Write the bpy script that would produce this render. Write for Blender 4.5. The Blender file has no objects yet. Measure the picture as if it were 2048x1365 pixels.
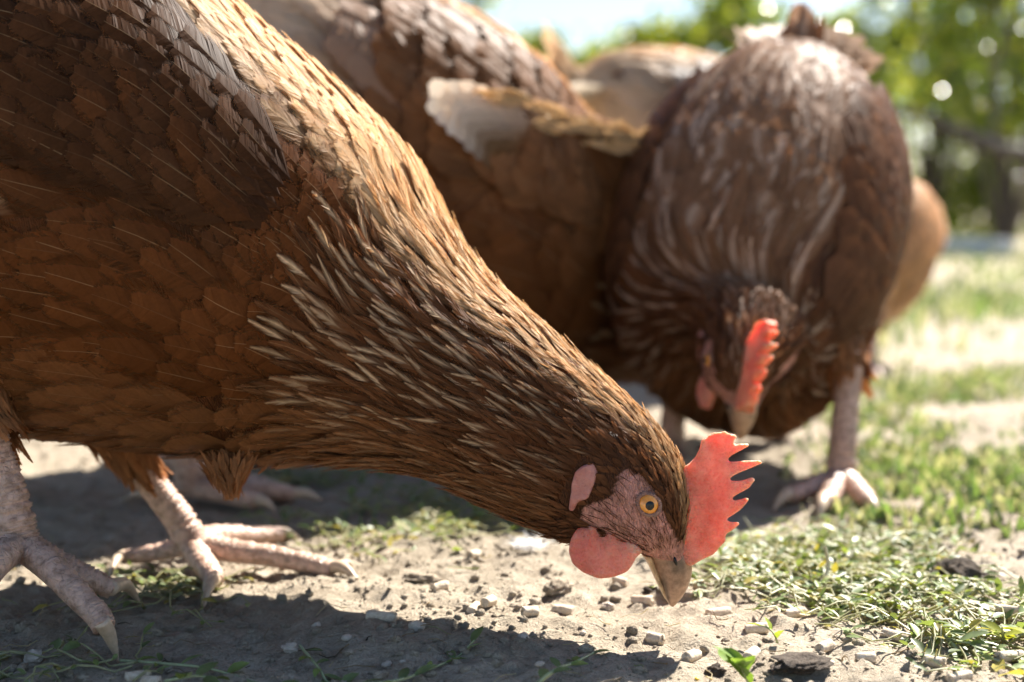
import bpy, bmesh, math, random
import numpy as np
from mathutils import Vector, Matrix
from mathutils.bvhtree import BVHTree

# ------------------------------------------------------------------ camera, sky, sun, exposure
scene = bpy.context.scene
COL = scene.collection
CAM_H = 0.145
PITCH = math.radians(5.17)
F_PX = 2844.4                      # focal length in photograph pixels (50 mm on 36 mm)

cam_data = bpy.data.cameras.new("camera")
cam = bpy.data.objects.new("camera", cam_data)
COL.objects.link(cam)
cam.location = (0, 0, CAM_H)
cam.rotation_euler = (math.pi / 2 - PITCH, 0, 0)
cam_data.lens = 50
cam_data.sensor_width = 36
cam_data.clip_start = 0.01
cam_data.clip_end = 2000
cam_data.dof.use_dof = True
cam_data.dof.focus_distance = 0.478
cam_data.dof.aperture_fstop = 7.0
scene.camera = cam

SUN_EL = math.radians(46)
SUN_AZ = math.radians(38)          # from straight behind the hens towards the right
sun_dir = Vector((math.cos(SUN_EL) * math.sin(SUN_AZ), math.cos(SUN_EL) * math.cos(SUN_AZ), math.sin(SUN_EL)))

world = bpy.data.worlds.new("World")
scene.world = world
world.use_nodes = True
wn = world.node_tree.nodes
bg = wn["Background"]
sky = wn.new("ShaderNodeTexSky")
sky.sky_type = 'NISHITA'
sky.sun_disc = False
sky.sun_elevation = SUN_EL
sky.sun_rotation = SUN_AZ
sky.air_density = 1.0
sky.dust_density = 0.7
bg.inputs[1].default_value = 0.055
world.node_tree.links.new(sky.outputs[0], bg.inputs[0])

sl = bpy.data.lights.new("sun", 'SUN')
sl.energy = 5.0
sl.angle = math.radians(0.5)
sl.color = (1.0, 0.94, 0.85)
so = bpy.data.objects.new("sun", sl)
COL.objects.link(so)
so.rotation_euler = sun_dir.to_track_quat('Z', 'Y').to_euler()
so.location = (2, 3, 4)

vs = scene.view_settings
vs.view_transform = 'Standard'
vs.look = 'None'
vs.exposure = 1.72
vs.gamma = 1
vs.use_curve_mapping = False
scene.cycles.max_bounces = 6
scene.cycles.diffuse_bounces = 3
scene.cycles.use_adaptive_sampling = True
scene.cycles.adaptive_threshold = 0.025
scene.cycles.transparent_max_bounces = 12
scene.cycles.caustics_reflective = False
scene.cycles.caustics_refractive = False
scene.cycles.use_denoising = True

rng = np.random.default_rng(7)
random.seed(7)

# ------------------------------------------------------------------ helpers
FWD = np.array([0, math.cos(PITCH), -math.sin(PITCH)])
UPV = np.array([0, math.sin(PITCH), math.cos(PITCH)])
RGT = np.array([1.0, 0, 0])
CAMP = np.array([0, 0, CAM_H])

def ray(px, py):
    return RGT * ((px - 1024) / F_PX) + UPV * (-(py - 682.5) / F_PX) + FWD

def at(px, py, d):
    """Point of the place that lies d metres deep on the line of sight through a pixel."""
    return CAMP + ray(px, py) * d

def gnd(px, py, z=0.0):
    r = ray(px, py)
    k = (z - CAM_H) / r[2]
    return CAMP + r * k

def project(P):
    P = np.asarray(P) - CAMP
    d = P @ FWD
    return np.stack([1024 + F_PX * (P @ RGT) / d, 682.5 - F_PX * (P @ UPV) / d], -1)

def smooth(a, b, x):
    t = np.clip((x - a) / (b - a), 0, 1)
    return t * t * (3 - 2 * t)

def hash2(ix, iy, seed):
    h = (ix.astype(np.int64) * 374761393 + iy.astype(np.int64) * 668265263 + seed * 974711) & 0xFFFFFFFF
    h = ((h ^ (h >> 13)) * 1274126177) & 0xFFFFFFFF
    return ((h ^ (h >> 16)) & 0xFFFF) / 65535.0

def vnoise(x, y, seed=0):
    ix, iy = np.floor(x), np.floor(y)
    fx, fy = x - ix, y - iy
    fx, fy = fx * fx * (3 - 2 * fx), fy * fy * (3 - 2 * fy)
    a, b = hash2(ix, iy, seed), hash2(ix + 1, iy, seed)
    c, d = hash2(ix, iy + 1, seed), hash2(ix + 1, iy + 1, seed)
    return (a * (1 - fx) + b * fx) * (1 - fy) + (c * (1 - fx) + d * fx) * fy - 0.5

def in_poly(P, poly):
    poly = np.asarray(poly, float)
    x, y = P[..., 0], P[..., 1]
    inside = np.zeros(x.shape, bool)
    j = len(poly) - 1
    for i in range(len(poly)):
        xi, yi = poly[i]; xj, yj = poly[j]
        hit = ((yi > y) != (yj > y)) & (x < (xj - xi) * (y - yi) / (yj - yi + 1e-12) + xi)
        inside ^= hit
        j = i
    return inside

def mesh_np(name, V, faces, col=None, smooth_shade=True):
    """faces: (n,k) int array, or list of such arrays."""
    V = np.asarray(V, np.float32).reshape(-1, 3)
    fl = faces if isinstance(faces, list) else [faces]
    fl = [np.asarray(f, np.int32) for f in fl if len(f)]
    me = bpy.data.meshes.new(name)
    me.vertices.add(len(V))
    me.vertices.foreach_set("co", V.ravel())
    idx = np.concatenate([f.ravel() for f in fl])
    tot = np.concatenate([np.full(len(f), f.shape[1], np.int32) for f in fl])
    st = np.concatenate([[0], np.cumsum(tot)[:-1]]).astype(np.int32)
    me.loops.add(len(idx))
    me.loops.foreach_set("vertex_index", idx)
    me.polygons.add(len(tot))
    me.polygons.foreach_set("loop_start", st)
    me.polygons.foreach_set("loop_total", tot)
    if smooth_shade:
        me.polygons.foreach_set("use_smooth", np.ones(len(tot), bool))
    me.update(calc_edges=True)
    me.validate()
    if col is not None:
        a = me.attributes.new("Col", 'FLOAT_COLOR', 'POINT')
        c = np.ones((len(V), 4), np.float32)
        col = np.asarray(col, np.float32)
        if col.ndim > 1:
            col = col.reshape(-1, col.shape[-1])
            c[:, :col.shape[1]] = col
        else:
            c[:, :3] = col
        a.data.foreach_set("color", c.ravel())
    return me

def link(name, me, mat, parent=None, loc=None):
    o = bpy.data.objects.new(name, me)
    COL.objects.link(o)
    if mat is not None and me is not None and not me.materials:
        me.materials.append(mat)
    if parent is not None:
        o.parent = parent
    if loc is not None:
        o.location = loc
    return o

def tag(o, label=None, cat=None, group=None, kind=None):
    if label: o["label"] = label
    if cat: o["category"] = cat
    if group: o["group"] = group
    if kind: o["kind"] = kind
    return o

def catmull(P, s):
    P = np.asarray(P, float)
    n = len(P)
    sc = np.clip(s, 0, n - 1)
    i = np.minimum(np.floor(sc).astype(int), n - 2)
    f = (sc - i)[..., None]
    p1, p2 = P[i], P[i + 1]
    p0 = np.where((i > 0)[..., None], P[np.maximum(i - 1, 0)], 2 * p1 - p2)
    p3 = np.where((i < n - 2)[..., None], P[np.minimum(i + 2, n - 1)], 2 * p2 - p1)
    out = 0.5 * (2 * p1 + (p2 - p0) * f + (2 * p0 - 5 * p1 + 4 * p2 - p3) * f * f + (3 * p1 - p0 - 3 * p2 + p3) * f ** 3)
    ex = (s - sc)[..., None]
    out = out + np.where(ex < 0, ex * (P[1] - P[0]), ex * (P[-1] - P[-2]))
    return out

def norm(v):
    return v / (np.linalg.norm(v, axis=-1, keepdims=True) + 1e-12)

# ------------------------------------------------------------------ materials
def material(name):
    m = bpy.data.materials.new(name)
    m.use_nodes = True
    nt = m.node_tree
    return m, nt, nt.nodes["Principled BSDF"], nt.nodes["Material Output"]

def attr_node(nt):
    a = nt.nodes.new("ShaderNodeAttribute")
    a.attribute_name = "Col"
    return a

def noise_node(nt, scale, detail=4, rough=0.6, vec=None):
    n = nt.nodes.new("ShaderNodeTexNoise")
    n.inputs["Scale"].default_value = scale
    n.inputs["Detail"].default_value = detail
    n.inputs["Roughness"].default_value = rough
    if vec is not None:
        nt.links.new(vec, n.inputs["Vector"])
    return n

def position(nt):
    return nt.nodes.new("ShaderNodeNewGeometry").outputs["Position"]

def bump_chain(nt, hs, bsdf):
    prev = None
    for h, strength, dist in hs:
        b = nt.nodes.new("ShaderNodeBump")
        b.inputs["Strength"].default_value = strength
        b.inputs["Distance"].default_value = dist
        nt.links.new(h, b.inputs["Height"])
        if prev: nt.links.new(prev, b.inputs["Normal"])
        prev = b.outputs["Normal"]
    nt.links.new(prev, bsdf.inputs["Normal"])

def ramp(nt, fac, stops):
    r = nt.nodes.new("ShaderNodeValToRGB")
    e = r.color_ramp.elements
    e[0].position, e[0].color = stops[0][0], (*stops[0][1], 1)
    e[1].position, e[1].color = stops[-1][0], (*stops[-1][1], 1)
    for p, c in stops[1:-1]:
        k = e.new(p); k.color = (*c, 1)
    nt.links.new(fac, r.inputs[0])
    return r.outputs[0]

def mixcol(nt, a, b, fac, mode='MIX'):
    m = nt.nodes.new("ShaderNodeMix")
    m.data_type = 'RGBA'; m.blend_type = mode
    for sock, v in ((m.inputs[0], fac), (m.inputs[6], a), (m.inputs[7], b)):
        if hasattr(v, "is_linked"): nt.links.new(v, sock)
        elif isinstance(v, (int, float)): sock.default_value = v
        else: sock.default_value = (*v, 1)
    return m.outputs[2]

def thin_material(name, transl=0.3, rough=0.45, spec=0.4, noise_amt=0.25, noise_scale=400, sheen=0.0, warm=(1.15, 1.0, 0.82), soft_edge=False):
    """Vertex-coloured thin sheet (feather, leaf): reflects and lets light through."""
    m, nt, b, out = material(name)
    a = attr_node(nt)
    n = noise_node(nt, noise_scale, 3, 0.6, position(nt))
    v = ramp(nt, n.outputs[0], [(0.3, (1 - noise_amt,) * 3), (0.7, (1 + noise_amt,) * 3)])
    c = mixcol(nt, a.outputs["Color"], v, 1.0, 'MULTIPLY')
    nt.links.new(c, b.inputs["Base Color"])
    b.inputs["Roughness"].default_value = rough
    b.inputs["Specular IOR Level"].default_value = spec
    if sheen:
        b.inputs["Sheen Weight"].default_value = sheen
    t = nt.nodes.new("ShaderNodeBsdfTranslucent")
    cw = mixcol(nt, c, warm, 1.0, 'MULTIPLY')
    nt.links.new(cw, t.inputs["Color"])
    mx = nt.nodes.new("ShaderNodeMixShader")
    mx.inputs[0].default_value = transl
    nt.links.new(b.outputs[0], mx.inputs[1])
    nt.links.new(t.outputs[0], mx.inputs[2])
    if soft_edge:      # sparse barb tips let what lies behind show through
        tr = nt.nodes.new("ShaderNodeBsdfTransparent")
        m2 = nt.nodes.new("ShaderNodeMixShader")
        nt.links.new(a.outputs["Alpha"], m2.inputs[0])
        nt.links.new(tr.outputs[0], m2.inputs[1])
        nt.links.new(mx.outputs[0], m2.inputs[2])
        nt.links.new(m2.outputs[0], out.inputs[0])
    else:
        nt.links.new(mx.outputs[0], out.inputs[0])
    return m

M_FEATHER = thin_material("feather", 0.36, 0.5, 0.10, 0.12, 900)
M_SOFT = thin_material("soft_feather", 0.36, 0.5, 0.05, 0.12, 900, soft_edge=True)
M_DOWN = thin_material("down", 0.5, 0.8, 0.1, 0.05, 500, warm=(1, 1, 1))
M_LEAF = thin_material("weed_leaf", 0.36, 0.42, 0.4, 0.2, 300, warm=(1.3, 1.25, 0.5))
M_GRASS = thin_material("grass_blade", 0.35, 0.32, 0.8, 0.2, 80, warm=(1.15, 1.25, 0.6))
M_BUSH = thin_material("bush_leaf", 0.45, 0.2, 0.8, 0.2, 8, warm=(1.4, 1.3, 0.35))

def body_material():
    m, nt, b, out = material("hen_skin")
    a = attr_node(nt)
    p = position(nt)
    n = noise_node(nt, 700, 5, 0.65, p)
    v = ramp(nt, n.outputs[0], [(0.3, (0.72, 0.68, 0.68)), (0.7, (1.2, 1.18, 1.18))])
    nt.links.new(mixcol(nt, a.outputs["Color"], v, 1.0, 'MULTIPLY'), b.inputs["Base Color"])
    b.inputs["Roughness"].default_value = 0.6
    b.inputs["Specular IOR Level"].default_value = 0.12
    b.inputs["Subsurface Weight"].default_value = 0.15
    b.inputs["Subsurface Radius"].default_value = (0.002, 0.0008, 0.0005)
    b.inputs["Subsurface Scale"].default_value = 1.0
    mp = nt.nodes.new("ShaderNodeMapping")
    mp.inputs["Rotation"].default_value = (0, math.radians(35), 0)
    mp.inputs["Scale"].default_value = (1.6, 1.0, 0.55)
    nt.links.new(p, mp.inputs[0])
    w = nt.nodes.new("ShaderNodeTexWave")
    w.inputs["Scale"].default_value = 260
    w.inputs["Distortion"].default_value = 9
    w.inputs["Detail"].default_value = 3
    w.inputs["Detail Scale"].default_value = 1.2
    nt.links.new(mp.outputs[0], w.inputs[0])
    bump_chain(nt, [(w.outputs["Fac"], 0.9, 0.0009), (n.outputs[0], 0.9, 0.0010)], b)
    return m
M_SKIN = body_material()

def comb_material(name, c1, c2, sss=1.0, rad=(0.0075, 0.0026, 0.0016), bk=0.95):
    m, nt, b, out = material(name)
    p = position(nt)
    n = noise_node(nt, 170, 6, 0.72, p)
    n2 = noise_node(nt, 1700, 3, 0.6, p)
    v = nt.nodes.new("ShaderNodeTexVoronoi")
    v.inputs["Scale"].default_value = 900
    nt.links.new(p, v.inputs["Vector"])
    c = ramp(nt, n.outputs[0], [(0.30, c2), (0.5, tuple((np.array(c1) * 0.6 + np.array(c2) * 0.4))), (0.68, c1)])
    sp = ramp(nt, v.outputs["Distance"], [(0.0, (0.72, 0.45, 0.45)), (0.45, (1, 1, 1))])
    c = mixcol(nt, c, sp, 0.3, 'MULTIPLY')
    n5 = noise_node(nt, 55, 4, 0.6, p)
    c = mixcol(nt, c, ramp(nt, n5.outputs[0], [(0.3, (0.80, 0.62, 0.60)), (0.6, (1.05, 1.12, 1.12))]), 1.0, 'MULTIPLY')
    nt.links.new(c, b.inputs["Base Color"])
    b.inputs["Roughness"].default_value = 0.42
    b.inputs["Specular IOR Level"].default_value = 0.4
    b.inputs["Subsurface Weight"].default_value = sss
    b.inputs["Subsurface Radius"].default_value = rad
    b.inputs["Subsurface Scale"].default_value = 1.0
    bump_chain(nt, [(v.outputs["Distance"], 0.8 * bk, 0.0010), (n2.outputs[0], 0.5 * bk, 0.0005), (n.outputs[0], bk, 0.0022)], b)
    return m
M_COMB = comb_material("comb_flesh", (0.97, 0.44, 0.30), (0.88, 0.21, 0.12))
M_WATTLE = comb_material("wattle_flesh", (0.93, 0.38, 0.28), (0.82, 0.22, 0.15))
M_EARLOBE = comb_material("earlobe_flesh", (0.54, 0.26, 0.22), (0.42, 0.17, 0.14), 0.5, bk=0.3)
M_EYELID = comb_material("eyelid_flesh", (0.36, 0.20, 0.15), (0.24, 0.13, 0.10), 0.1)

def plain(name, c, rough=0.5, spec=0.5, coat=0.0):
    m, nt, b, out = material(name)
    p = position(nt)
    n = noise_node(nt, 500, 4, 0.6, p)
    c = np.array(c)
    nt.links.new(ramp(nt, n.outputs[0], [(0.3, tuple(c * 0.82)), (0.7, tuple(np.minimum(c * 1.15, 1)))]), b.inputs["Base Color"])
    b.inputs["Roughness"].default_value = rough
    b.inputs["Specular IOR Level"].default_value = spec
    b.inputs["Coat Weight"].default_value = coat
    b.inputs["Coat Roughness"].default_value = 0.04
    return m
M_IRIS = plain("iris", (0.72, 0.27, 0.02), 0.25, 0.5, 1.0)
M_PUPIL = plain("pupil", (0.003, 0.003, 0.003), 0.15, 0.3, 0.25)
M_CLAW = plain("claw_horn", (0.55, 0.42, 0.30), 0.35, 0.5)

def beak_material():
    m, nt, b, out = material("beak_horn")
    a = attr_node(nt)
    n = noise_node(nt, 420, 5, 0.65, position(nt))
    v = ramp(nt, n.outputs[0], [(0.3, (0.6, 0.55, 0.5)), (0.7, (1.2, 1.2, 1.2))])
    nt.links.new(mixcol(nt, a.outputs["Color"], v, 1.0, 'MULTIPLY'), b.inputs["Base Color"])
    b.inputs["Roughness"].default_value = 0.36
    b.inputs["Subsurface Weight"].default_value = 0.1
    b.inputs["Subsurface Radius"].default_value = (0.001, 0.0006, 0.0003)
    bump_chain(nt, [(n.outputs[0], 0.35, 0.0006)], b)
    return m
M_BEAK = beak_material()

def leg_material():
    m, nt, b, out = material("leg_scales")
    a = attr_node(nt)
    p = position(nt)
    v = nt.nodes.new("ShaderNodeTexVoronoi")
    v.feature = 'DISTANCE_TO_EDGE'
    v.inputs["Scale"].default_value = 420
    nt.links.new(p, v.inputs["Vector"])
    n = noise_node(nt, 300, 4, 0.6, p)
    r = ramp(nt, n.outputs[0], [(0.3, (0.50, 0.44, 0.38)), (0.52, (0.98, 0.95, 0.92)), (0.7, (1.18, 1.15, 1.12))])
    nt.links.new(mixcol(nt, a.outputs["Color"], r, 1.0, 'MULTIPLY'), b.inputs["Base Color"])
    b.inputs["Roughness"].default_value = 0.42
    b.inputs["Subsurface Weight"].default_value = 0.15
    b.inputs["Subsurface Radius"].default_value = (0.002, 0.0008, 0.0005)
    st = ramp(nt, v.outputs["Distance"], [(0.0, (0, 0, 0)), (0.12, (1, 1, 1))])
    bump_chain(nt, [(st, 0.5, 0.0005), (n.outputs[0], 0.3, 0.0008)], b)
    return m
M_LEG = leg_material()

def ground_material():
    m, nt, b, out = material("dry_soil")
    p = position(nt)
    n1 = noise_node(nt, 9, 5, 0.6, p)
    n2 = noise_node(nt, 90, 6, 0.65, p)
    n3 = noise_node(nt, 900, 4, 0.7, p)
    n4 = noise_node(nt, 1.1, 3, 0.5, p)
    c1 = ramp(nt, n2.outputs[0], [(0.28, (0.34, 0.285, 0.215)), (0.5, (0.50, 0.43, 0.335)), (0.75, (0.60, 0.53, 0.43))])
    c2 = ramp(nt, n1.outputs[0], [(0.3, (0.72, 0.70, 0.66)), (0.65, (1.08, 1.06, 1.04))])
    c = mixcol(nt, c1, c2, 1.0, 'MULTIPLY')
    c3 = ramp(nt, n3.outputs[0], [(0.3, (0.82, 0.80, 0.78)), (0.7, (1.25, 1.25, 1.25))])
    c = mixcol(nt, c, c3, 1.0, 'MULTIPLY')
    nt.links.new(c, b.inputs["Base Color"])
    b.inputs["Roughness"].default_value = 0.85
    b.inputs["Specular IOR Level"].default_value = 0.25
    bump_chain(nt, [(n2.outputs[0], 0.8, 0.006), (n3.outputs[0], 1.0, 0.0022)], b)
    return m
M_SOIL = ground_material()

def stone_material(name, lo, hi, scale=350, rough=0.8, bump=0.0015):
    m, nt, b, out = material(name)
    p = position(nt)
    n = noise_node(nt, scale, 6, 0.7, p)
    nt.links.new(ramp(nt, n.outputs[0], [(0.3, lo), (0.7, hi)]), b.inputs["Base Color"])
    b.inputs["Roughness"].default_value = rough
    bump_chain(nt, [(n.outputs[0], 0.8, bump)], b)
    return m
M_GRIT = stone_material("grit", (0.28, 0.225, 0.165), (0.55, 0.48, 0.39))
M_PEBBLE = stone_material("pebble_stone", (0.42, 0.345, 0.27), (0.66, 0.58, 0.48), 300)
M_CLOD = stone_material("dark_soil", (0.035, 0.025, 0.018), (0.12, 0.09, 0.065), 500, 0.95, 0.002)
M_PALECLOD = stone_material("pale_soil", (0.26, 0.21, 0.15), (0.44, 0.36, 0.27), 500, 0.95, 0.002)
M_PELLET = stone_material("feed_meal", (0.50, 0.37, 0.24), (0.80, 0.70, 0.56), 650, 0.8, 0.0008)
M_CORN = plain("maize_grain", (0.85, 0.55, 0.04), 0.4)
M_BARK = stone_material("bark", (0.045, 0.035, 0.028), (0.13, 0.105, 0.08), 30, 0.9, 0.01)
M_WHITE = stone_material("weathered_white_board", (0.62, 0.61, 0.57), (0.80, 0.79, 0.76), 20, 0.6, 0.001)
M_STEM = plain("weed_stem", (0.33, 0.36, 0.19), 0.45, 0.5)
M_DRYSTEM = plain("dry_stem", (0.60, 0.56, 0.45), 0.5, 0.5)

# ------------------------------------------------------------------ ground
def ground_z(x, y):
    x = np.asarray(x, float); y = np.asarray(y, float)
    z = 0.006 * vnoise(x * 7, y * 7, 1) + 0.0035 * vnoise(x * 28, y * 28, 2)
    z = z + 0.0030 * vnoise(x * 95, y * 95, 3) + 0.0024 * vnoise(x * 240, y * 240, 4)
    far = smooth(1.2, 6, y)
    z = z + far * 0.06 * vnoise(x * 1.1, y * 1.1, 5)
    lump = np.maximum(vnoise(x * 150 + 7, y * 150, 9) - 0.18, 0)
    z = z + lump * 0.006
    return z

def build_ground():
    ys = [-40, -20, -8, -3, -1, -0.3, 0.0, 0.12, 0.2, 0.26, 0.30, 0.33]
    y = 0.345
    while y < 600:
        ys.append(y)
        y += max(0.0017, 0.0017 + (y - 0.62) * 0.016 if y > 0.62 else 0)
    ys = np.array(ys)
    nc = 400
    u = np.linspace(-1, 1, nc)
    half = 0.16 + 0.55 * np.maximum(ys, 0.3) + 40 * np.clip((0.2 - ys), 0, 1)
    X = u[None, :] * half[:, None]
    Y = np.repeat(ys[:, None], nc, 1)
    Z = ground_z(X, Y)
    V = np.stack([X, Y, Z], -1).reshape(-1, 3)
    r, c = len(ys), nc
    i = (np.arange(r - 1)[:, None] * c + np.arange(c - 1)[None, :]).ravel()
    Fq = np.stack([i, i + 1, i + c + 1, i + c], -1)
    o = link("ground", mesh_np("ground", V, Fq), M_SOIL)
    tag(o, kind="structure")
    return o
build_ground()

# ------------------------------------------------------------------ feather geometry
def feather_template(M, kind):
    """A vane of 2*M barbs plus a shaft. x across (-1..1), t along (0..1)."""
    X, T, B, R, G, FR, faces = [], [], [], [], [], [], []
    if kind == "round":
        def prof(t): return np.where(t > 0.58, np.sqrt(np.clip(1 - ((t - 0.58) / 0.42) ** 2, 0, 1)), 0.42 + 0.58 * np.sin(np.clip(t / 0.58, 0, 1) * math.pi / 2))
        slant = 0.60
    elif kind == "lance":
        def prof(t): return np.where(t > 0.42, np.clip((1 - t) / 0.58, 0, 1) ** 0.62, 0.5 + 0.5 * np.clip(t / 0.42, 0, 1))
        slant = 0.5
    else:  # flight
        def prof(t): return np.where(t > 0.8, np.sqrt(np.clip(1 - ((t - 0.8) / 0.2) ** 2, 0, 1)), 0.55 + 0.45 * np.clip(t / 0.5, 0, 1))
        slant = 0.16
    bid = 0
    for side in (-1, 1):
        for i in range(M):
            tr = 0.04 + 0.90 * (i + 0.5) / M
            sp = 0.90 / M
            tt = tr + slant * (1 - tr) * 0.98
            xt = float(prof(np.array(tt))) * side
            k = len(X)
            for f, hw in ((0.0, 0.62), (0.62, 0.70), (1.0, 0.12 if kind == "round" else 0.34)):
                xx = xt * f
                tm = tr + (tt - tr) * (f ** 1.35)
                for sg in (-1, 1):
                    X.append(xx * (1 - 0.04 * sg * f)); T.append(tm + sg * hw * sp); B.append(bid); R.append(0); G.append(sg * hw); FR.append(f)
            faces += [(k, k + 1, k + 3, k + 2), (k + 2, k + 3, k + 5, k + 4)]
            bid += 1
    k = len(X)
    nr = 5
    for i in range(nr + 1):
        t = 0.97 * i / nr
        w = (0.032 if kind == "round" else 0.018 if kind == "flight" else 0.06) * (1 - 0.75 * t)
        for sg in (-1, 1):
            X.append(sg * w); T.append(t); B.append(bid); R.append(1); G.append(0.0); FR.append(0.0)
    for i in range(nr):
        faces.append((k + 2 * i, k + 2 * i + 1, k + 2 * i + 3, k + 2 * i + 2))
    return dict(x=np.array(X), t=np.array(T), b=np.array(B), r=np.array(R), nb=bid + 1, g=np.array(G), fr=np.array(FR), sp=0.90 / M, f=np.array(faces, np.int32), kind=kind)

class Surf:
    """Lofted skin through elliptical sections; s along, th around."""
    def __init__(self, C, U, V):
        self.C, self.U, self.V = np.asarray(C, float), np.asarray(U, float), np.asarray(V, float)
        self.n = len(self.C)
        self.ts = np.linspace(0, self.n - 1, 20 * (self.n - 1) + 1)
        self.arc = np.concatenate([[0], np.cumsum(np.linalg.norm(np.diff(catmull(self.C, self.ts), axis=0), axis=1))])
    def along(self, s, a, ms):
        """Station reached after walking a metres towards the tail from s, where the skin stretches ms metres per station."""
        A = np.interp(s, self.ts, self.arc)
        e = 0.05
        mc = (np.interp(s + e, self.ts, self.arc) - np.interp(s - e, self.ts, self.arc)) / (np.minimum(s + e, self.n - 1) - np.maximum(s - e, 0))
        B = A[:, None] - a * (mc / ms)[:, None]
        m0 = (self.arc[20] - self.arc[0])
        return np.where(B < 0, B / m0, np.interp(B, self.arc, self.ts))
    def ev(self, s, th):
        c, u, v = catmull(self.C, s), catmull(self.U, np.clip(s, 0, self.n - 1)), catmull(self.V, np.clip(s, 0, self.n - 1))
        return c + u * np.sin(th)[..., None] + v * np.cos(th)[..., None]
    def frame(self, s, th):
        e = 0.02
        ps = (self.ev(s + e, th) - self.ev(s - e, th)) / (2 * e)
        pt = (self.ev(s, th + e) - self.ev(s, th - e)) / (2 * e)
        n = norm(np.cross(ps, pt))
        out = self.ev(s, th) - catmull(self.C, s)
        sg = np.sign(np.sum(n * out, -1, keepdims=True)); sg[sg == 0] = 1
        return ps, pt, n * sg

class Flat:
    """Free sheet: s runs against the growth direction."""
    def __init__(self, O, D, S, bend=0.0):
        self.O, self.D, self.S = np.asarray(O, float), norm(np.asarray(D, float)), norm(np.asarray(S, float))
        self.N = norm(np.cross(self.D, self.S)); self.bend = bend
    def ev(self, s, th):
        a = -s[..., None]
        return self.O + self.D * a + self.S * th[..., None] + self.N * (self.bend * a * a)
    def frame(self, s, th):
        sh = s.shape + (3,)
        return np.broadcast_to(-self.D, sh), np.broadcast_to(self.S, sh), np.broadcast_to(self.N, sh)

def feather_arrays(surf, q, tm, rg):
    """q: dict of per-feather arrays. Returns verts (n,k,3), cols (n,k,3)."""
    s, th = q["s"], q["th"]
    n, k = len(s), len(tm["x"])
    ps, pt, _ = surf.frame(s, th)
    ms = np.linalg.norm(ps, axis=-1) + 1e-9
    mt = np.maximum(np.linalg.norm(pt, axis=-1), 0.004 if isinstance(surf, Surf) else 1e-9)
    L, W, ang = q["L"][:, None], q["W"][:, None], q["ang"][:, None]
    clump = tm["b"] // 4
    jit = rg.normal(0, 1, (n, tm["nb"]))[:, tm["b"]]
    jcl = rg.normal(0, 1, (n, clump.max() + 1))[:, clump]
    ax = np.abs(tm["x"])[None, :]
    jk = 0.45
    t = tm["t"][None, :] + jk * (jit * 0.006 + jcl * 0.011) * smooth(0.2, 0.9, ax)
    x = tm["x"][None, :] * (1 + 0.03 * rg.normal(0, 1, (n, tm["nb"]))[:, tm["b"]] + 0.035 * jcl)
    curl = q.get("curl", np.zeros(n))[:, None]
    al, ac = L * t, W * x + curl * L * t * t
    a = al * np.cos(ang) - ac * np.sin(ang)
    b = al * np.sin(ang) + ac * np.cos(ang)
    s2 = surf.along(s, a, ms) if isinstance(surf, Surf) else s[:, None] - a / ms[:, None]
    t2 = th[:, None] + b / mt[:, None]
    P = surf.ev(s2, t2)
    _, _, N = surf.frame(s - 0.5 * q["L"] / ms, th)
    tj = rg.normal(0, 1, (n, tm["nb"]))[:, tm["b"]]
    h = q["h0"][:, None] + q["lift"][:, None] * np.clip(t, 0, 1.1) ** 1.4
    h = h + tm["g"][None, :] * tm["sp"] * L * ((0.13 if tm["kind"] == "lance" else 0.07) * jit)
    h = h - q["camber"][:, None] * W * x * x + np.abs(x) * W * (0.03 * tj + 0.05 * jcl) * jk + tm["r"][None, :] * W * 0.03
    P = P + N[:, None, :] * h[..., None]
    # colours
    g = smooth(0.5, 1.0, np.maximum(t, np.abs(x) * q.get("edge", 0.9)))[..., None]
    c = q["c0"][:, None, :] * (1 - g) + q["c1"][:, None, :] * g
    st = q["streak"][:, None] * smooth(0.32, 0.62, t) * (1 - smooth(0.22, 0.75, tm["fr"] + 0.10 * jit))
    c = c * (1 - st[..., None]) + q["cs"][:, None, :] * st[..., None]
    sh = (tm["r"][None, :] * q["shaft"][:, None] * smooth(0.40, 0.62, t))[..., None]
    c = c * (1 - sh) + np.array([0.62, 0.44, 0.24]) * sh
    c = c * (1 + (0.07 if tm["kind"] == "lance" else 0.035) * tj[..., None] + 0.05 * jcl[..., None])
    c = np.clip(c, 0.003, 0.95)
    al_ = np.ones(c.shape[:2])
    if q.get("soft", 0):
        al_ = 1 - q["soft"] * smooth(0.55, 1.0, tm["fr"])[None, :] * smooth(0.25, 0.6, t)
    return P, np.concatenate([c, al_[..., None]], -1)

def feather_mesh(name, P, Cc, tm, loc):
    n, k = P.shape[:2]
    Fq = (tm["f"][None] + (np.arange(n) * k)[:, None, None]).reshape(-1, 4)
    return mesh_np(name, P.reshape(-1, 3) - loc, Fq, Cc.reshape(-1, Cc.shape[-1]))

# ------------------------------------------------------------------ the hen: profile measured in side view
SEC = [  # top x,y  bottom x,y  half width mm  depth
    (-430, -60, -420, 60, 18, .545), (-270, -150, -330, 440, 58, .545), (0, -165, -120, 790, 78, .545),
    (220, -115, 60, 855, 82, .545), (400, -35, 260, 885, 82, .545), (550, 80, 400, 905, 78, .545),
    (685, 190, 520, 922, 70, .542), (795, 300, 640, 922, 60, .536), (875, 440, 760, 930, 50, .527),
    (970, 558, 870, 955, 42, .517), (1075, 645, 960, 1000, 35, .508), (1175, 728, 1050, 1045, 29, .500),
    (1275, 815, 1110, 1072, 24, .494), (1335, 880, 1140, 1082, 20.5, .489), (1366, 940, 1175, 1088, 18, .486),
    (1376, 995, 1215, 1092, 16, .485), (1374, 1045, 1250, 1099, 13, .485), (1372, 1085, 1275, 1104, 10, .485),
    (1377, 1122, 1288, 1108, 7.6, .485)]
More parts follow.
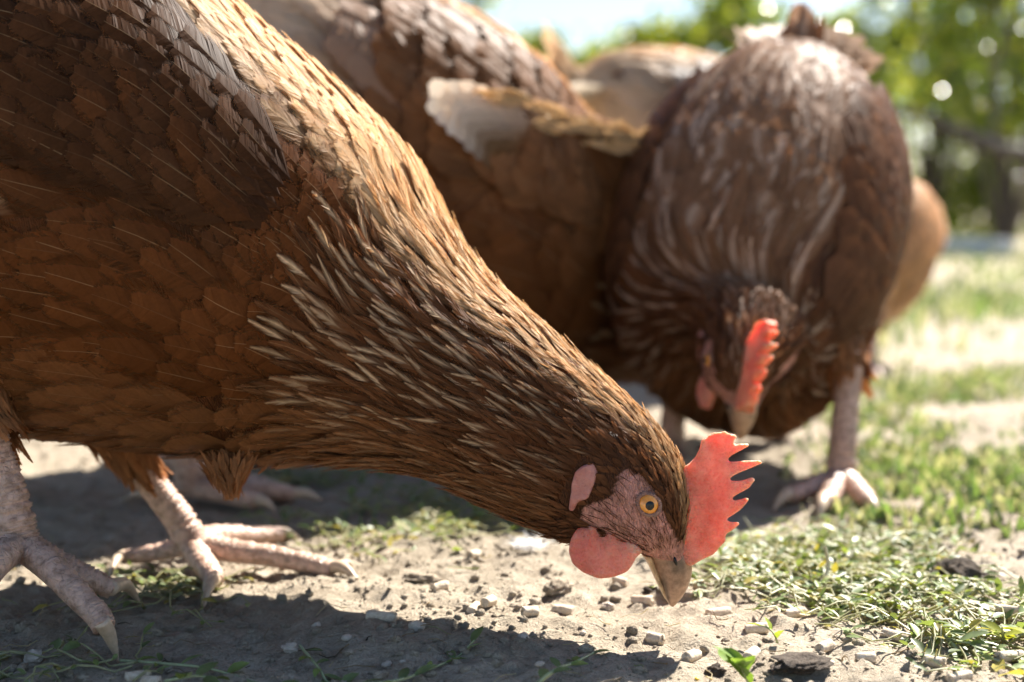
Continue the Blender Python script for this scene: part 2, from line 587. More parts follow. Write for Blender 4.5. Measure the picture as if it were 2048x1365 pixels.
PIVOT = np.array([-0.10, 0.545, 0.0])

def sections_to_surf(sec):
    T = np.array([at(a, b, d) for a, b, _, _, _, d in sec])
    B = np.array([at(a, b, d) for _, _, a, b, _, d in sec])
    W = np.array([w for *_, w, _ in sec]) / 1000
    C, U = (T + B) / 2, (T - B) / 2
    tan = np.gradient(C, axis=0)
    lat = norm(np.cross(tan, U))
    lat *= np.where(lat[:, 1:2] > 0, -1, 1)
    return Surf(C, U, lat * W[:, None])

HEN = sections_to_surf(SEC)
HC = catmull(HEN.C, np.array([15.0]))[0]
HV = norm(catmull(HEN.V, np.array([15.0]))[0])

def crop5(p):   # points measured in an enlarged view of the head
    return (1000 + p[0] / 3.25, 820 + p[1] / 3.25)

def on_plane(px, py, off=0.0):
    """Point of the hen's own plane of symmetry (shifted sideways by off)."""
    r = ray(px, py)
    k = ((HC + HV * off - CAMP) @ HV) / (r @ HV)
    return CAMP + r * k

FACE = [crop5(p) for p in [(800, 390), (755, 480), (735, 560), (640, 600), (540, 640), (530, 700), (600, 760), (800, 850), (860, 920), (940, 940), (1000, 980), (1120, 1010), (1250, 1030), (1260, 960), (1150, 850), (1120, 780), (1075, 690), (1055, 590), (1000, 510), (920, 430)]]
EAR = [crop5(p) for p in [(600, 330), (820, 380), (800, 470), (740, 560), (640, 640), (500, 680), (540, 560), (600, 470)]]
LOBE = [crop5(p) for p in [(612, 345), (540, 360), (492, 400), (472, 470), (462, 560), (450, 640), (478, 660), (512, 592), (575, 575), (615, 480), (635, 400)]]
COMB = [crop5(p) for p in [(1180, 990), (1240, 1015), (1300, 980), (1390, 940), (1430, 890), (1468, 850), (1462, 810), (1520, 775), (1556, 740), (1545, 727), (1490, 730), (1458, 708),
        (1500, 690), (1560, 650), (1605, 600), (1616, 578), (1600, 570), (1530, 590), (1448, 598), (1540, 550), (1620, 505), (1656, 455), (1645, 437), (1570, 460), (1452, 468),
        (1540, 415), (1640, 375), (1704, 345), (1695, 328), (1600, 330), (1462, 342), (1500, 300), (1570, 262), (1623, 235), (1615, 218), (1560, 222), (1482, 230),
        (1520, 205), (1544, 175), (1530, 160), (1482, 154), (1466, 137), (1440, 146), (1390, 148), (1340, 175), (1310, 195), (1300, 250), (1270, 310), (1230, 350), (1196, 370),
        (1170, 440), (1165, 560), (1150, 700), (1110, 820), (1110, 920)]]
WATTLE = [crop5(p) for p in [(600, 752), (500, 770), (458, 840), (445, 920), (470, 1000), (540, 1060), (640, 1098), (740, 1090), (825, 1055), (868, 1000), (885, 955), (935, 925), (900, 880), (800, 830), (700, 780)]]

def mirror_head(P):
    P = np.asarray(P, float)
    return P - 2 * ((P - HC) @ HV)[..., None] * HV

def surf_mesh(surf, s_list, nth, cap=True):
    th = np.linspace(0, 2 * math.pi, nth, endpoint=False)
    S, TH = np.meshgrid(s_list, th, indexing="ij")
    P = surf.ev(S, TH)
    r, c = P.shape[:2]
    V = P.reshape(-1, 3)
    i = np.arange(r - 1)[:, None] * c + np.arange(c)[None, :]
    j = np.arange(r - 1)[:, None] * c + (np.arange(c)[None, :] + 1) % c
    Fq = np.stack([i, j, j + c, i + c], -1).reshape(-1, 4)
    faces = [Fq]
    if cap:
        V = np.concatenate([V, P[0].mean(0, keepdims=True), P[-1].mean(0, keepdims=True)])
        a = np.arange(c); b = (a + 1) % c
        faces.append(np.concatenate([np.stack([b, a, np.full(c, r * c)], -1), np.stack([a + (r - 1) * c, b + (r - 1) * c, np.full(c, r * c + 1)], -1)]))
    return V, faces, S, TH

def bvh_of(V, faces):
    polys = [tuple(int(v) for v in f) for fa in faces for f in fa]
    return BVHTree.FromPolygons([Vector(v) for v in V], polys)

_BV, _BF, _, _ = surf_mesh(HEN, np.linspace(0, HEN.n - 1, 120), 64)
HEN_BVH = bvh_of(_BV, _BF)

def on_skin(px, py):
    r = norm(ray(px, py))
    hit, nrm, _, _ = HEN_BVH.ray_cast(Vector(CAMP), Vector(r))
    if hit is None:
        return on_plane(px, py, 0.012), -r
    nrm = np.array(nrm)
    if nrm @ r > 0: nrm = -nrm
    return np.array(hit), nrm

def remeshed(verts, faces, voxel, iters=4):
    """Closed shape -> soft organic shape, as numpy verts and quads."""
    me = bpy.data.meshes.new("tmp")
    me.from_pydata([tuple(v * 100) for v in verts], [], faces)
    bm = bmesh.new(); bm.from_mesh(me)
    bmesh.ops.triangulate(bm, faces=bm.faces[:], ngon_method='EAR_CLIP')
    bmesh.ops.recalc_face_normals(bm, faces=bm.faces[:])
    bm.to_mesh(me); bm.free()
    o = bpy.data.objects.new("tmp", me); COL.objects.link(o)
    m = o.modifiers.new("r", 'REMESH'); m.mode = 'VOXEL'; m.voxel_size = voxel * 100
    if iters:
        sm = o.modifiers.new("s", 'SMOOTH'); sm.factor = 0.5; sm.iterations = iters
    dg = bpy.context.evaluated_depsgraph_get()
    ev = o.evaluated_get(dg)
    m2 = ev.to_mesh()
    V = np.empty(len(m2.vertices) * 3); m2.vertices.foreach_get("co", V)
    V = V.reshape(-1, 3) / 100
    Fs = [tuple(p.vertices) for p in m2.polygons]
    ev.to_mesh_clear()
    bpy.data.objects.remove(o); bpy.data.meshes.remove(me)
    q = np.array([f for f in Fs if len(f) == 4], np.int32).reshape(-1, 4)
    t = np.array([f for f in Fs if len(f) == 3], np.int32).reshape(-1, 3)
    return V, [q, t]

def flap(front, back, voxel, iters=4):
    n = len(front)
    V = np.concatenate([front, back])
    faces = [tuple(range(n)), tuple(reversed(range(n, 2 * n)))]
    faces += [(i, (i + 1) % n, n + (i + 1) % n, n + i) for i in range(n)]
    return remeshed(V, faces, voxel, iters)

# shapes of the head, once
def head_shapes():
    out = {}
    f = np.array([on_plane(*p, 0.0026) for p in COMB]); b = np.array([on_plane(*p, -0.0026) for p in COMB])
    V, Fs = flap(f, b, 0.0006, 4)
    off = (V - HC) @ HV
    px = project(V)
    base = smooth(1440, 1385, px[:, 0])
    V = V + HV[None] * (off * (0.75 * base - 0.05))[:, None] + HV[None] * (0.0012 * np.sin(px[:, 1] * 0.02) * (1 - base))[:, None]
    out["comb"] = (V, Fs)
    f = np.array([on_plane(*p, 0.0120) for p in WATTLE]); b = np.array([on_plane(*p, 0.0088) for p in WATTLE])
    V, Fs = flap(f, b, 0.0008, 7)
    px = project(V)
    bul = 1 - np.clip(np.hypot((px[:, 0] - 1205) / 70, (px[:, 1] - 1100) / 55), 0, 1) ** 2
    off = (V - HC) @ HV - 0.0106
    wr = 0.0007 * np.sin(px[:, 0] * 0.16 + 3 * vnoise(px[:, 0] * 0.03, px[:, 1] * 0.03, 4)) * smooth(1120, 1070, px[:, 1])
    V = V + HV[None] * (np.sign(off) * bul * 0.0011 + wr + 0.0015 * vnoise(px[:, 0] * 0.04, px[:, 1] * 0.04, 9))[:, None]
    out["wattle"] = (V, Fs)
    hits = [on_skin(*p) for p in LOBE]
    n = norm(np.mean([h[1] for h in hits], 0))
    P = np.array([h[0] for h in hits])
    edge = smooth(1196, 1172, np.array([p[0] for p in LOBE]))[:, None]
    out["earlobe"] = flap(P + n * (0.0013 + 0.0010 * edge), P - n * 0.003, 0.0006, 4)
    return out
HEAD = head_shapes()
EYE_P, EYE_N = on_skin(1297, 1009)

def sphere_np(c, r, nu=28, nv=18, axis=None, cap=None):
    """Ball; with cap (radians) only the cap round axis."""
    ax = norm(np.asarray(axis if axis is not None else (0, 0, 1.0), float))
    t = norm(np.cross(ax, (0.3, 0.8, 0.52))); u = np.cross(ax, t)
    vv = np.linspace(0.001, cap if cap else math.pi - 0.001, nv)
    uu = np.linspace(0, 2 * math.pi, nu, endpoint=False)
    A, Bm = np.meshgrid(vv, uu, indexing="ij")
    D = np.cos(A)[..., None] * ax + np.sin(A)[..., None] * (np.cos(Bm)[..., None] * t + np.sin(Bm)[..., None] * u)
    V = (c + D * r).reshape(-1, 3)
    i = np.arange(nv - 1)[:, None] * nu + np.arange(nu)[None]
    j = np.arange(nv - 1)[:, None] * nu + (np.arange(nu)[None] + 1) % nu
    return V, np.stack([i, i + nu, j + nu, j], -1).reshape(-1, 4)

def ring_np(c, axis, rx, ry, minor, upx, nu=40, nv=12):
    ax = norm(axis); t = norm(upx - ax * (upx @ ax)); u = np.cross(ax, t)
    uu = np.linspace(0, 2 * math.pi, nu, endpoint=False); vv = np.linspace(0, 2 * math.pi, nv, endpoint=False)
    A, Bm = np.meshgrid(uu, vv, indexing="ij")
    rad = np.cos(A)[..., None] * t * rx + np.sin(A)[..., None] * u * ry
    V = c + rad + norm(rad) * (np.cos(Bm) * minor)[..., None] + ax * (np.sin(Bm) * minor * 0.8)[..., None]
    i = np.arange(nu)[:, None] * nv + np.arange(nv)[None]
    a = ((np.arange(nu) + 1) % nu)[:, None] * nv + np.arange(nv)[None]
    b = ((np.arange(nu) + 1) % nu)[:, None] * nv + ((np.arange(nv) + 1) % nv)[None]
    d = np.arange(nu)[:, None] * nv + ((np.arange(nv) + 1) % nv)[None]
    return V.reshape(-1, 3), np.stack([i, a, b, d], -1).reshape(-1, 4)

def tube_np(path, radii, nseg=14, rings=40, scute=0.0, nsc=10, flat=1.0, up=(0, 0, 1)):
    path = np.asarray(path, float); n = len(path)
    s = np.linspace(0, n - 1, rings)
    C = catmull(path, s)
    R = catmull(np.asarray(radii, float)[:, None], s)[:, 0]
    T = norm(np.gradient(C, axis=0))
    up = np.asarray(up, float)
    S = norm(np.cross(T, up + 1e-4)); N = np.cross(S, T)
    th = np.linspace(0, 2 * math.pi, nseg, endpoint=False)
    ln_ = np.linspace(0, nsc, rings)
    saw = ((ln_ + 0.35 * np.sin(ln_ * 1.7) + 0.2 * np.sin(ln_ * 4.3)) % 1.0)
    amp = 1 + scute * (saw - 0.5)[:, None] * np.clip(np.sin(th)[None] * 0.8 + 0.35, 0, 1)
    V = C[:, None] + (S[:, None] * np.cos(th)[None, :, None] + N[:, None] * (np.sin(th) * flat)[None, :, None]) * (R[:, None] * amp)[..., None]
    i = np.arange(rings - 1)[:, None] * nseg + np.arange(nseg)[None]
    j = np.arange(rings - 1)[:, None] * nseg + (np.arange(nseg)[None] + 1) % nseg
    Fq = np.stack([i, j, j + nseg, i + nseg], -1).reshape(-1, 4)
    V = V.reshape(-1, 3)
    k = len(V)
    V = np.concatenate([V, C[:1], C[-1:]])
    a = np.arange(nseg); b = (a + 1) % nseg
    Ft = np.concatenate([np.stack([b, a, np.full(nseg, k)], -1), np.stack([a + (rings - 1) * nseg, b + (rings - 1) * nseg, np.full(nseg, k + 1)], -1)])
    return V, Fq, Ft

def merge(parts):
    Vs, Qs, Ts, off = [], [], [], 0
    for V, Q, T in parts:
        Vs.append(V); Qs.append(Q + off); Ts.append(T + off); off += len(V)
    return np.concatenate(Vs), [np.concatenate(Qs), np.concatenate(Ts)]

# palettes: linear base colours; back is golden plumage brightened with painted sunlight
def pal(**k):
    d = dict(body=(0.142, 0.050, 0.0155), dark=(0.105, 0.038, 0.013), wing=(0.062, 0.027, 0.012), back=(0.66, 0.42, 0.21),
             cream=(0.74, 0.56, 0.36), hackle=(0.140, 0.057, 0.023), head=(0.130, 0.055, 0.025), belly=(0.29, 0.130, 0.052), tail=(0.62, 0.50, 0.40))
    d.update(k)
    return {a: np.array(b) for a, b in d.items()}

SURF = HEN                      # skin of the bird being built
HEAD_FWD = lambda p: p          # from the measured head to this bird's head
HEAD_INV = lambda p: p

def make_plan(rg, P, dens):
    """Where feathers grow: rows of shingles along the body, lists per kind."""
    out = {"round": [], "lance": [], "tiny": []}
    s = 0.15
    row = 0
    while s < 17.3:
        if s < 7.7: L, W = 0.031 - 0.006 * max(s - 6, 0) / 1.7, 0.0090 - 0.0025 * max(s - 6, 0) / 1.7
        elif s < 12.6:
            f = (s - 7.7) / 4.9
            L, W = 0.030 * (1 - f) + 0.0110 * f, 0.0030 * (1 - f) + 0.0012 * f
        else:
            f = min((s - 12.6) / 4.0, 1)
            L, W = 0.0115 * (1 - f) + 0.0042 * f, 0.00135 * (1 - f) + 0.0007 * f
        kind = "round" if s < 7.7 else ("lance" if s < 12.6 else "tiny")
        L, W = L * dens, W * dens
        step_w = W * (1.25 if kind == "round" else 1.55 if kind == "lance" else 1.7)
        step_l = L * (0.36 if kind == "round" else 0.26 if kind == "lance" else 0.30)
        th = np.linspace(0, 2 * math.pi, 129)
        pts = SURF.ev(np.full(129, s), th)
        arc = np.concatenate([[0], np.cumsum(np.linalg.norm(np.diff(pts, axis=0), axis=1))])
        n = max(5, int(arc[-1] / step_w))
        u = (np.arange(n) + 0.5 * (row % 2) + rg.normal(0, 0.17, n)) / n * arc[-1]
        tt = np.interp(u % arc[-1], arc, th)
        sj = rg.normal(0, 0.22, n) * step_l
        ps = np.linalg.norm(SURF.frame(np.array([s]), np.array([0.0]))[0])
        out[kind].append((np.full(n, s) + sj / ps, tt, np.full(n, L), np.full(n, W)))
        s += step_l / max(ps, 1e-4)
        row += 1
    n = int(620 / dens ** 2)
    sg = rg.random(n) < 0.5
    a = np.radians(rg.uniform(38, 90, n))
    out["round"].append((rg.uniform(3.2, 8.3, n), np.where(sg, a, math.pi - a), np.full(n, 0.040 * dens), np.full(n, 0.0056 * dens)))
    n = int(220 / dens ** 2)
    sg = rg.random(n) < 0.5
    a = np.radians(rg.uniform(4, 48, n))
    out["round"].append((rg.uniform(6.3, 8.0, n), np.where(sg, a, math.pi - a), np.full(n, 0.026 * dens), np.full(n, 0.0070 * dens)))
    return {k: [np.concatenate(x) for x in zip(*v)] for k, v in out.items()}

def bird_feathers(rg, P, dens):
    """Full feather descriptions for the three kinds."""
    res = {}
    for kind, (s, th, L, W) in make_plan(rg, P, dens).items():
        n = len(s)
        top = np.sin(th)
        upf = smooth(0.62, 0.88, top)  # towards the top: back colour and pale streaks, sunlit ridge painted in
        low = smooth(-0.55, -0.92, top)
        rnd = rg.random(n)
        L = L * rg.uniform(0.85, 1.15, n); W = W * rg.uniform(0.85, 1.15, n)
        q = dict(s=s, th=th, L=L, W=W, ang=rg.normal(0, 0.10, n), curl=rg.normal(0, 0.03, n))
        if kind == "round":
            c0 = P["body"] * (1 - upf)[:, None] + P["back"] * upf[:, None]
            c0 = c0 * (1 - low)[:, None] + P["belly"] * low[:, None]
            dark = (rnd < 0.25)[:, None] * (1 - low)[:, None] * (1 - upf)[:, None] * 0.4
            c0 = c0 * (1 - dark) + P["dark"] * dark
            zone = vnoise(s * 1.3, np.cos(th) * 4 + np.sin(th) * 5, 17)
            c0 = c0 * (rg.uniform(0.92, 1.1, n) + 0.25 * zone)[:, None]
            wz = smooth(7.4, 6.4, s) * smooth(math.sin(math.radians(-16)), math.sin(math.radians(4)), top) * (1 - upf) * 0.75
            c0 = c0 * (1 - wz[:, None]) + P["wing"] * 1.25 * wz[:, None]
            if "rump" in P:
                rm = smooth(2.7, 1.2, s + 0.5 * vnoise(th * 3, s * 2, 4))[:, None]
                c0 = c0 * (1 - rm) + P["rump"] * rm
            q["W"] = W * (1 - 0.38 * upf)
            q.update(c0=c0 * 0.90, c1=c0 * 1.10, streak=upf * (rg.random(n) < 0.6) * rg.uniform(0.5, 1.0, n) + (1 - upf) * (rg.random(n) < 0.018) * 0.4,
                     shaft=np.where(rg.random(n) < 0.6, 0.34, 0.10) * (1 - low * 0.7), lift=np.full(n, 0.0024) * rg.uniform(0.7, 1.15, n) + upf * 0.0015 + low * 0.002,
                     h0=rg.uniform(-0.0006, 0.0004, n), camber=rg.uniform(0.04, 0.14, n))
        elif kind == "lance":
            f = smooth(7.7, 12.5, s)[:, None]
            c0 = P["hackle"] * (1 - f) + P["head"] * f
            c0 = c0 * (1 - 0.8 * upf[:, None]) + P["back"] * 0.8 * upf[:, None]
            under = smooth(-0.35, -0.75, top)
            c0 = c0 * (1 - 0.5 * under)[:, None] + P["belly"] * (0.5 * under)[:, None]
            c0 = c0 * rg.uniform(0.75, 1.25, n)[:, None]
            stk = (rg.random(n) < (0.66 - 0.1 * f[:, 0])) * rg.uniform(0.55, 1.0, n) * (1 - 0.75 * smooth(10.2, 13, s)) * (1 - 0.7 * under)
            q.update(c0=c0, c1=c0 * 1.1, streak=stk, shaft=np.full(n, 0.25), lift=L * 0.075 * rg.uniform(0.6, 1.7, n), h0=rg.uniform(-0.0004, 0.0008, n),
                     camber=rg.uniform(0.05, 0.3, n))
            q["ang"] = rg.normal(0, 0.12, n)
        else:
            c0 = P["head"] * rg.uniform(0.7, 1.4, n)[:, None]
            c0 = c0 * (1 - 0.5 * upf[:, None]) + P["back"] * 0.5 * upf[:, None]
            q.update(c0=c0, c1=c0 * 1.15, streak=upf * (rg.random(n) < 0.35) * 0.8, shaft=np.full(n, 0.1), lift=L * 0.11 * rg.uniform(0.5, 1.8, n),
                     h0=rg.uniform(-0.0002, 0.0004, n), camber=rg.uniform(0, 0.3, n))
            q["ang"] = rg.normal(0, 0.16, n)
        q["cs"] = P["cream"][None] * rg.uniform(0.75, 1.15, n)[:, None]
        res[kind] = q
    return res

def sub(q, m):
    return {k: (v[m] if np.ndim(v) else v) for k, v in q.items()}

def face_mask(surf_pts):
    """1 on the bare skin of either cheek."""
    surf_pts = HEAD_INV(surf_pts)
    side = (surf_pts - HC) @ HV
    near = np.where((side > 0)[..., None], surf_pts, mirror_head(surf_pts))
    px = project(near)
    return in_poly(px, FACE), in_poly(px, LOBE)

def pad_height(s, a):
    """Height of the folded wing's pad above the flank at station s, angle a (degrees)."""
    fs = (s - 1.3) / 5.5
    k = 0.55 + 0.45 * np.sin(np.clip(fs, 0, 1) * math.pi) ** 0.7
    fa = ((a - 24) / k + 24 + 4) / 58
    return np.clip(4 * fs * (1 - fs), 0, 1) ** 0.5 * np.clip(4 * fa * (1 - fa), 0, 1) ** 0.4 * 0.0068

def wing_feathers(rg, P, side, pale_tip, wing_lift=0.0, wing_dip=0.0, wing_fwd=0.0):
    """Coverts in rows and long flight feathers lying on the flank."""
    rows = []
    base = 0.0 if side > 0 else math.pi
    def th_of(deg):
        deg = deg - wing_dip
        return math.radians(deg) if side > 0 else math.pi - math.radians(deg)
    # flight feathers: roots along the wing, tips towards the tail
    for i in range(11):
        f = i / 10
        rows.append(("flight", 4.5 - 1.2 * f, 1 + 24 * f, 0.115 - 0.03 * f, 0.0120, 0.010 + 0.0006 * i, 0.34 - 0.2 * f, 1.0))
    for r in range(11):
        s0 = 2.75 + 0.37 * r
        f0 = r / 10
        d0, d1 = (4 - 3 * math.sin(f0 * 3.1) + 9 * f0 ** 3), (51 - 20 * f0 ** 2)
        n = int(round(11 - 5 * f0 ** 2))
        L, W = 0.040 - 0.016 * f0, 0.0110 - 0.0030 * f0
        for i in range(n):
            f = (i + 0.5 * (r % 2)) / n
            rows.append(("round", s0 + rg.normal(0, 0.06), d0 + (d1 - d0) * f, L, W, 0.0, 0.10, 0.0))
    kinds = {}
    for k, s, dg, L, W, h, an, fl in rows:
        kinds.setdefault(k, []).append((s + wing_fwd * fl, th_of(dg), L * rg.uniform(0.92, 1.1), W * rg.uniform(0.9, 1.12), (0.0045 if fl else (pad_height(s, dg) - 0.0008 + rg.uniform(0, 0.0004))), an * (1 if side > 0 else -1) * 0.8 + rg.normal(0, 0.05)))
    res = {}
    for k, v in kinds.items():
        a = np.array(v); n = len(a)
        c0 = P["wing"] * rg.uniform(0.8, 1.2, n)[:, None]
        rust = (rg.random(n) < 0.12)[:, None]
        c0 = np.where(rust, 0.6 * c0 + 0.4 * P["body"], c0)
        c1 = c0 * 1.25 + P["body"] * 0.12
        if k == "flight":
            c0 = P["wing"] * rg.uniform(0.9, 1.3, n)[:, None] * (1 + pale_tip)
            c1 = c0 * (1 - pale_tip) + P["tail"] * pale_tip * np.ones((n, 1))
        res[k] = dict(s=a[:, 0], th=a[:, 1], L=a[:, 2], W=a[:, 3], ang=a[:, 5], h0=a[:, 4], lift=np.full(n, 0.0034 if k == "round" else 0.007 + wing_lift),
                      camber=np.full(n, 0.18), c0=c0, c1=c1, streak=np.zeros(n), cs=np.tile(P["cream"], (n, 1)), shaft=np.where(rg.random(n) < 0.5, 0.28, 0.08), edge=0.0 if k == "flight" else 0.9, curl=rg.normal(0, 0.03, n))
    return res

def wing_base(side, dip=0.0):
    """Raised pad of the folded wing, sunk into the flank along its rim."""
    ns, nt = 40, 24
    S, A = np.meshgrid(np.linspace(1.3, 6.8, ns), np.linspace(-4, 54, nt), indexing="ij")
    fs = (S - 1.3) / 5.5; fa = (A + 4) / 58
    bump = np.clip(4 * fs * (1 - fs), 0, 1) ** 0.5 * np.clip(4 * fa * (1 - fa), 0, 1) ** 0.4
    cen = 24 + (A - 24) * (0.55 + 0.45 * np.sin(np.clip(fs, 0, 1) * math.pi) ** 0.7)
    cen = cen - dip
    TH = np.radians(cen) if side > 0 else math.pi - np.radians(cen)
    P = SURF.ev(S, TH)
    _, _, N = SURF.frame(S, TH)
    Pt = P + N * (bump * 0.0062 - 0.0022)[..., None]
    Pb = P - N * 0.006
    V = np.concatenate([Pt.reshape(-1, 3), Pb.reshape(-1, 3)])
    i = (np.arange(ns - 1)[:, None] * nt + np.arange(nt - 1)[None]).ravel()
    Q = np.stack([i, i + 1, i + nt + 1, i + nt], -1)
    o = ns * nt
    edge = [(k, k + 1) for k in range(nt - 1)] + [((ns - 1) * nt + k, (ns - 1) * nt + k + 1) for k in range(nt - 1)]
    edge += [(k * nt, (k + 1) * nt) for k in range(ns - 1)] + [(k * nt + nt - 1, (k + 1) * nt + nt - 1) for k in range(ns - 1)]
    E = np.array([(a, b, b + o, a + o) for a, b in edge])
    return V, [np.concatenate([Q, Q[:, ::-1] + o, E])]

LEG_C = np.array([0.58, 0.40, 0.315])
def leg_parts(hip, ankle, foot, toes, hallux, rscale=1.0):
    """Shank and toes as one tapering mesh, claws apart. All in world space."""
    parts, claws = [], []
    mid = (np.asarray(hip) + np.asarray(ankle)) / 2
    parts.append(tube_np([hip, mid, ankle, foot], np.array([0.0078, 0.0068, 0.0072, 0.0082]) * rscale, 18, 110, 0.22, 26, 1.0, up=(1, -0.3, 0.2)))
    for k, tp in enumerate(list(toes) + [hallux]):
        tp = [np.asarray(p, float) for p in tp]
        m = len(tp) - 1
        r0 = (0.0066 if k < len(toes) else 0.0052) * rscale
        path = [np.asarray(foot, float)] + tp[:-1]
        rad = np.linspace(r0, r0 * 0.66, len(path)); 
        nr = 64
        V, Q, T = tube_np(path, rad, 14, nr, 0.24, 15, 0.92)
        parts.append((V, Q, T))
        d = norm(tp[-1] - tp[-2]); ln = np.linalg.norm(tp[-1] - tp[-2])
        c0 = tp[-2] - d * 0.003
        cm = (c0 + tp[-1]) / 2 + np.array([0, 0, 0.14 * ln])
        claws.append(tube_np([c0, cm, tp[-1]], np.array([r0 * 0.50, r0 * 0.40, r0 * 0.06]), 10, 16, 0, 1, 1.0))
    return parts, claws

TM = {("round", 2): feather_template(34, "round"), ("lance", 2): feather_template(16, "lance"), ("tiny", 2): feather_template(4, "lance"),
      ("flight", 2): feather_template(70, "flight"), ("round", 1): feather_template(10, "round"), ("lance", 1): feather_template(7, "lance"),
      ("tiny", 1): feather_template(2, "lance"), ("flight", 1): feather_template(14, "flight")}

def make_hen(label, xf, base, seed, detail, palette, legs, dens=1.0, pale_tip=0.5, tail_up=35, tail_len=0.085, split=False, wing_lift=0.0, wing_dip=0.0, wing_fwd=0.0, surf=None, head=None):
    global SURF, HEAD_FWD, HEAD_INV
    SURF = surf or HEN
    HEAD_FWD, HEAD_INV = head or ((lambda p: p), (lambda p: p))
    rg = np.random.default_rng(seed)
    P = palette
    base = np.asarray(base, float)
    root = bpy.data.objects.new("hen", None); COL.objects.link(root)
    root.location = base
    tag(root, label, "hen", "brown hens feeding on the dirt")
    W = lambda pts: xf(np.asarray(pts, float)) - base     # hen space -> local to the root
    # body, neck and head: one skin
    sl_ = np.concatenate([np.linspace(0, 12, 73)[:-1], np.linspace(12, HEN.n - 1, 110 if detail == 2 else 40)])
    V, Fs, S, TH = surf_mesh(SURF, sl_, 72)
    face, lobe = face_mask(V)
    sV = np.concatenate([S.ravel(), [0, 18]])
    col = np.where((sV > 12)[:, None], P["head"] * 0.8, P["body"] * 0.8)
    skin = np.array([0.66, 0.33, 0.265])
    pn = vnoise(V[:, 0] * 300, V[:, 2] * 300, 5)[:, None]
    pn2 = vnoise(V[:, 0] * 900 + 5, V[:, 2] * 900, 6)[:, None]
    blotch = np.array([0.38, 0.19, 0.12])
    mixk = np.clip(0.45 + 1.1 * pn + 0.7 * pn2, 0, 1)
    col = np.where(face[:, None] | (sV > 16.6)[:, None], skin * 1.12 * (1 - 0.75 * mixk) + blotch * 0.75 * mixk, col)
    if detail == 2:   # folds of bare skin round the eye
        r = np.linalg.norm(V - EYE_P, axis=1)
        rip = np.sin(r * 2 * math.pi / 0.0016 + 4 * vnoise(V[:, 0] * 180, V[:, 2] * 180, 8)) * smooth(0.017, 0.009, r) * smooth(0.0035, 0.006, r)
        _, _, Nn = SURF.frame(sV, np.concatenate([TH.ravel(), [0, 0]]))
        V = V + Nn * (rip * 0.00022 * face)[:, None]
    link("body", mesh_np("body", W(V), Fs, col), M_SKIN, root)
    # plumage
    FM = M_SOFT if detail == 2 else M_FEATHER
    zero = np.zeros(3)
    Q = bird_feathers(rg, P, dens)
    allP, allF, allC, off = [], [], [], 0
    own = []
    for kind in ("round", "lance", "tiny"):
        q = Q[kind]; tm = TM[(kind, detail)]
        rp = SURF.ev(q["s"], q["th"])
        fm, lm = face_mask(rp)
        keep = ~((fm | lm) & (q["s"] > 12.3))
        if kind == "tiny":
            rh = HEAD_INV(rp)
            px = project(np.where((((rh - HC) @ HV) > 0)[:, None], rh, mirror_head(rh)))
            br = fm & (rg.random(len(fm)) < 0.75) & (np.hypot(px[:, 0] - 1297, px[:, 1] - 1009) > 42)
            keep = keep | br
            ear = in_poly(px, EAR)
            q["L"] = np.where(ear, q["L"] * 0.5, q["L"])
            q["L"] = np.where(br, q["L"] * 0.8, q["L"]); q["W"] = np.where(br, 0.00013, q["W"])
            keep &= (q["s"] < 17.0)
        q = sub(q, keep)
        q["soft"] = {"round": 0.95, "lance": 0.7, "tiny": 0.0}[kind] if detail == 2 else 0
        Pv, Cv = feather_arrays(SURF, q, tm, rg)
        if split and kind == "round":
            cen = Pv.mean(1); px = project(cen)
            _, _, N = SURF.frame(q["s"], q["th"])
            facing = np.sum(N * norm(CAMP - cen), -1)
            ok = (px[:, 0] > 10) & (px[:, 0] < 760) & (px[:, 1] > 0) & (px[:, 1] < 940) & (facing > 0.35)
            wingz = (px[:, 1] < 440) & (px[:, 0] < 690)
            pick = np.where(ok & ~wingz)[0][:200]
            for i in pick:
                own.append((Pv[i:i + 1], Cv[i:i + 1], tm))
            m = np.ones(len(Pv), bool); m[pick] = False
            Pv, Cv = Pv[m], Cv[m]
        n, k = Pv.shape[:2]
        allP.append(Pv.reshape(-1, 3)); allC.append(Cv.reshape(-1, 4))
        allF.append((tm["f"][None] + (np.arange(n) * k)[:, None, None]).reshape(-1, 4) + off)
        off += n * k
    pl = link("plumage", mesh_np("plumage", W(np.concatenate(allP)), np.concatenate(allF), np.concatenate(allC)), FM, root)
    pl["kind"] = "stuff"
    for Pv, Cv, tm in own:
        link("feather", feather_mesh("feather", W(Pv.reshape(-1, 3)).reshape(Pv.shape), Cv, tm, zero), FM, root)
    # wings
    for side in (1, -1):
        V, Fs = wing_base(side, wing_dip)
        wg = link("wing", mesh_np("wing", W(V), Fs, P["wing"] * 0.8), M_SKIN, root)
        for kind, q in wing_feathers(rg, P, side, pale_tip, wing_lift, wing_dip, wing_fwd).items():
            tm = TM[(kind, detail)]
            q["soft"] = 0.95 if detail == 2 else 0
            Pv, Cv = feather_arrays(SURF, q, tm, rg)
            for i in range(len(Pv)):
                link("wing_feather", feather_mesh("wing_feather", W(Pv[i]).reshape(1, -1, 3), Cv[i:i + 1], tm, zero), FM, wg)
    # tail: a fan of long feathers
    tb = SURF.ev(np.array([0.35]), np.array([math.pi / 2]))[0]
    tl = bpy.data.objects.new("tail", None); COL.objects.link(tl); tl.parent = root
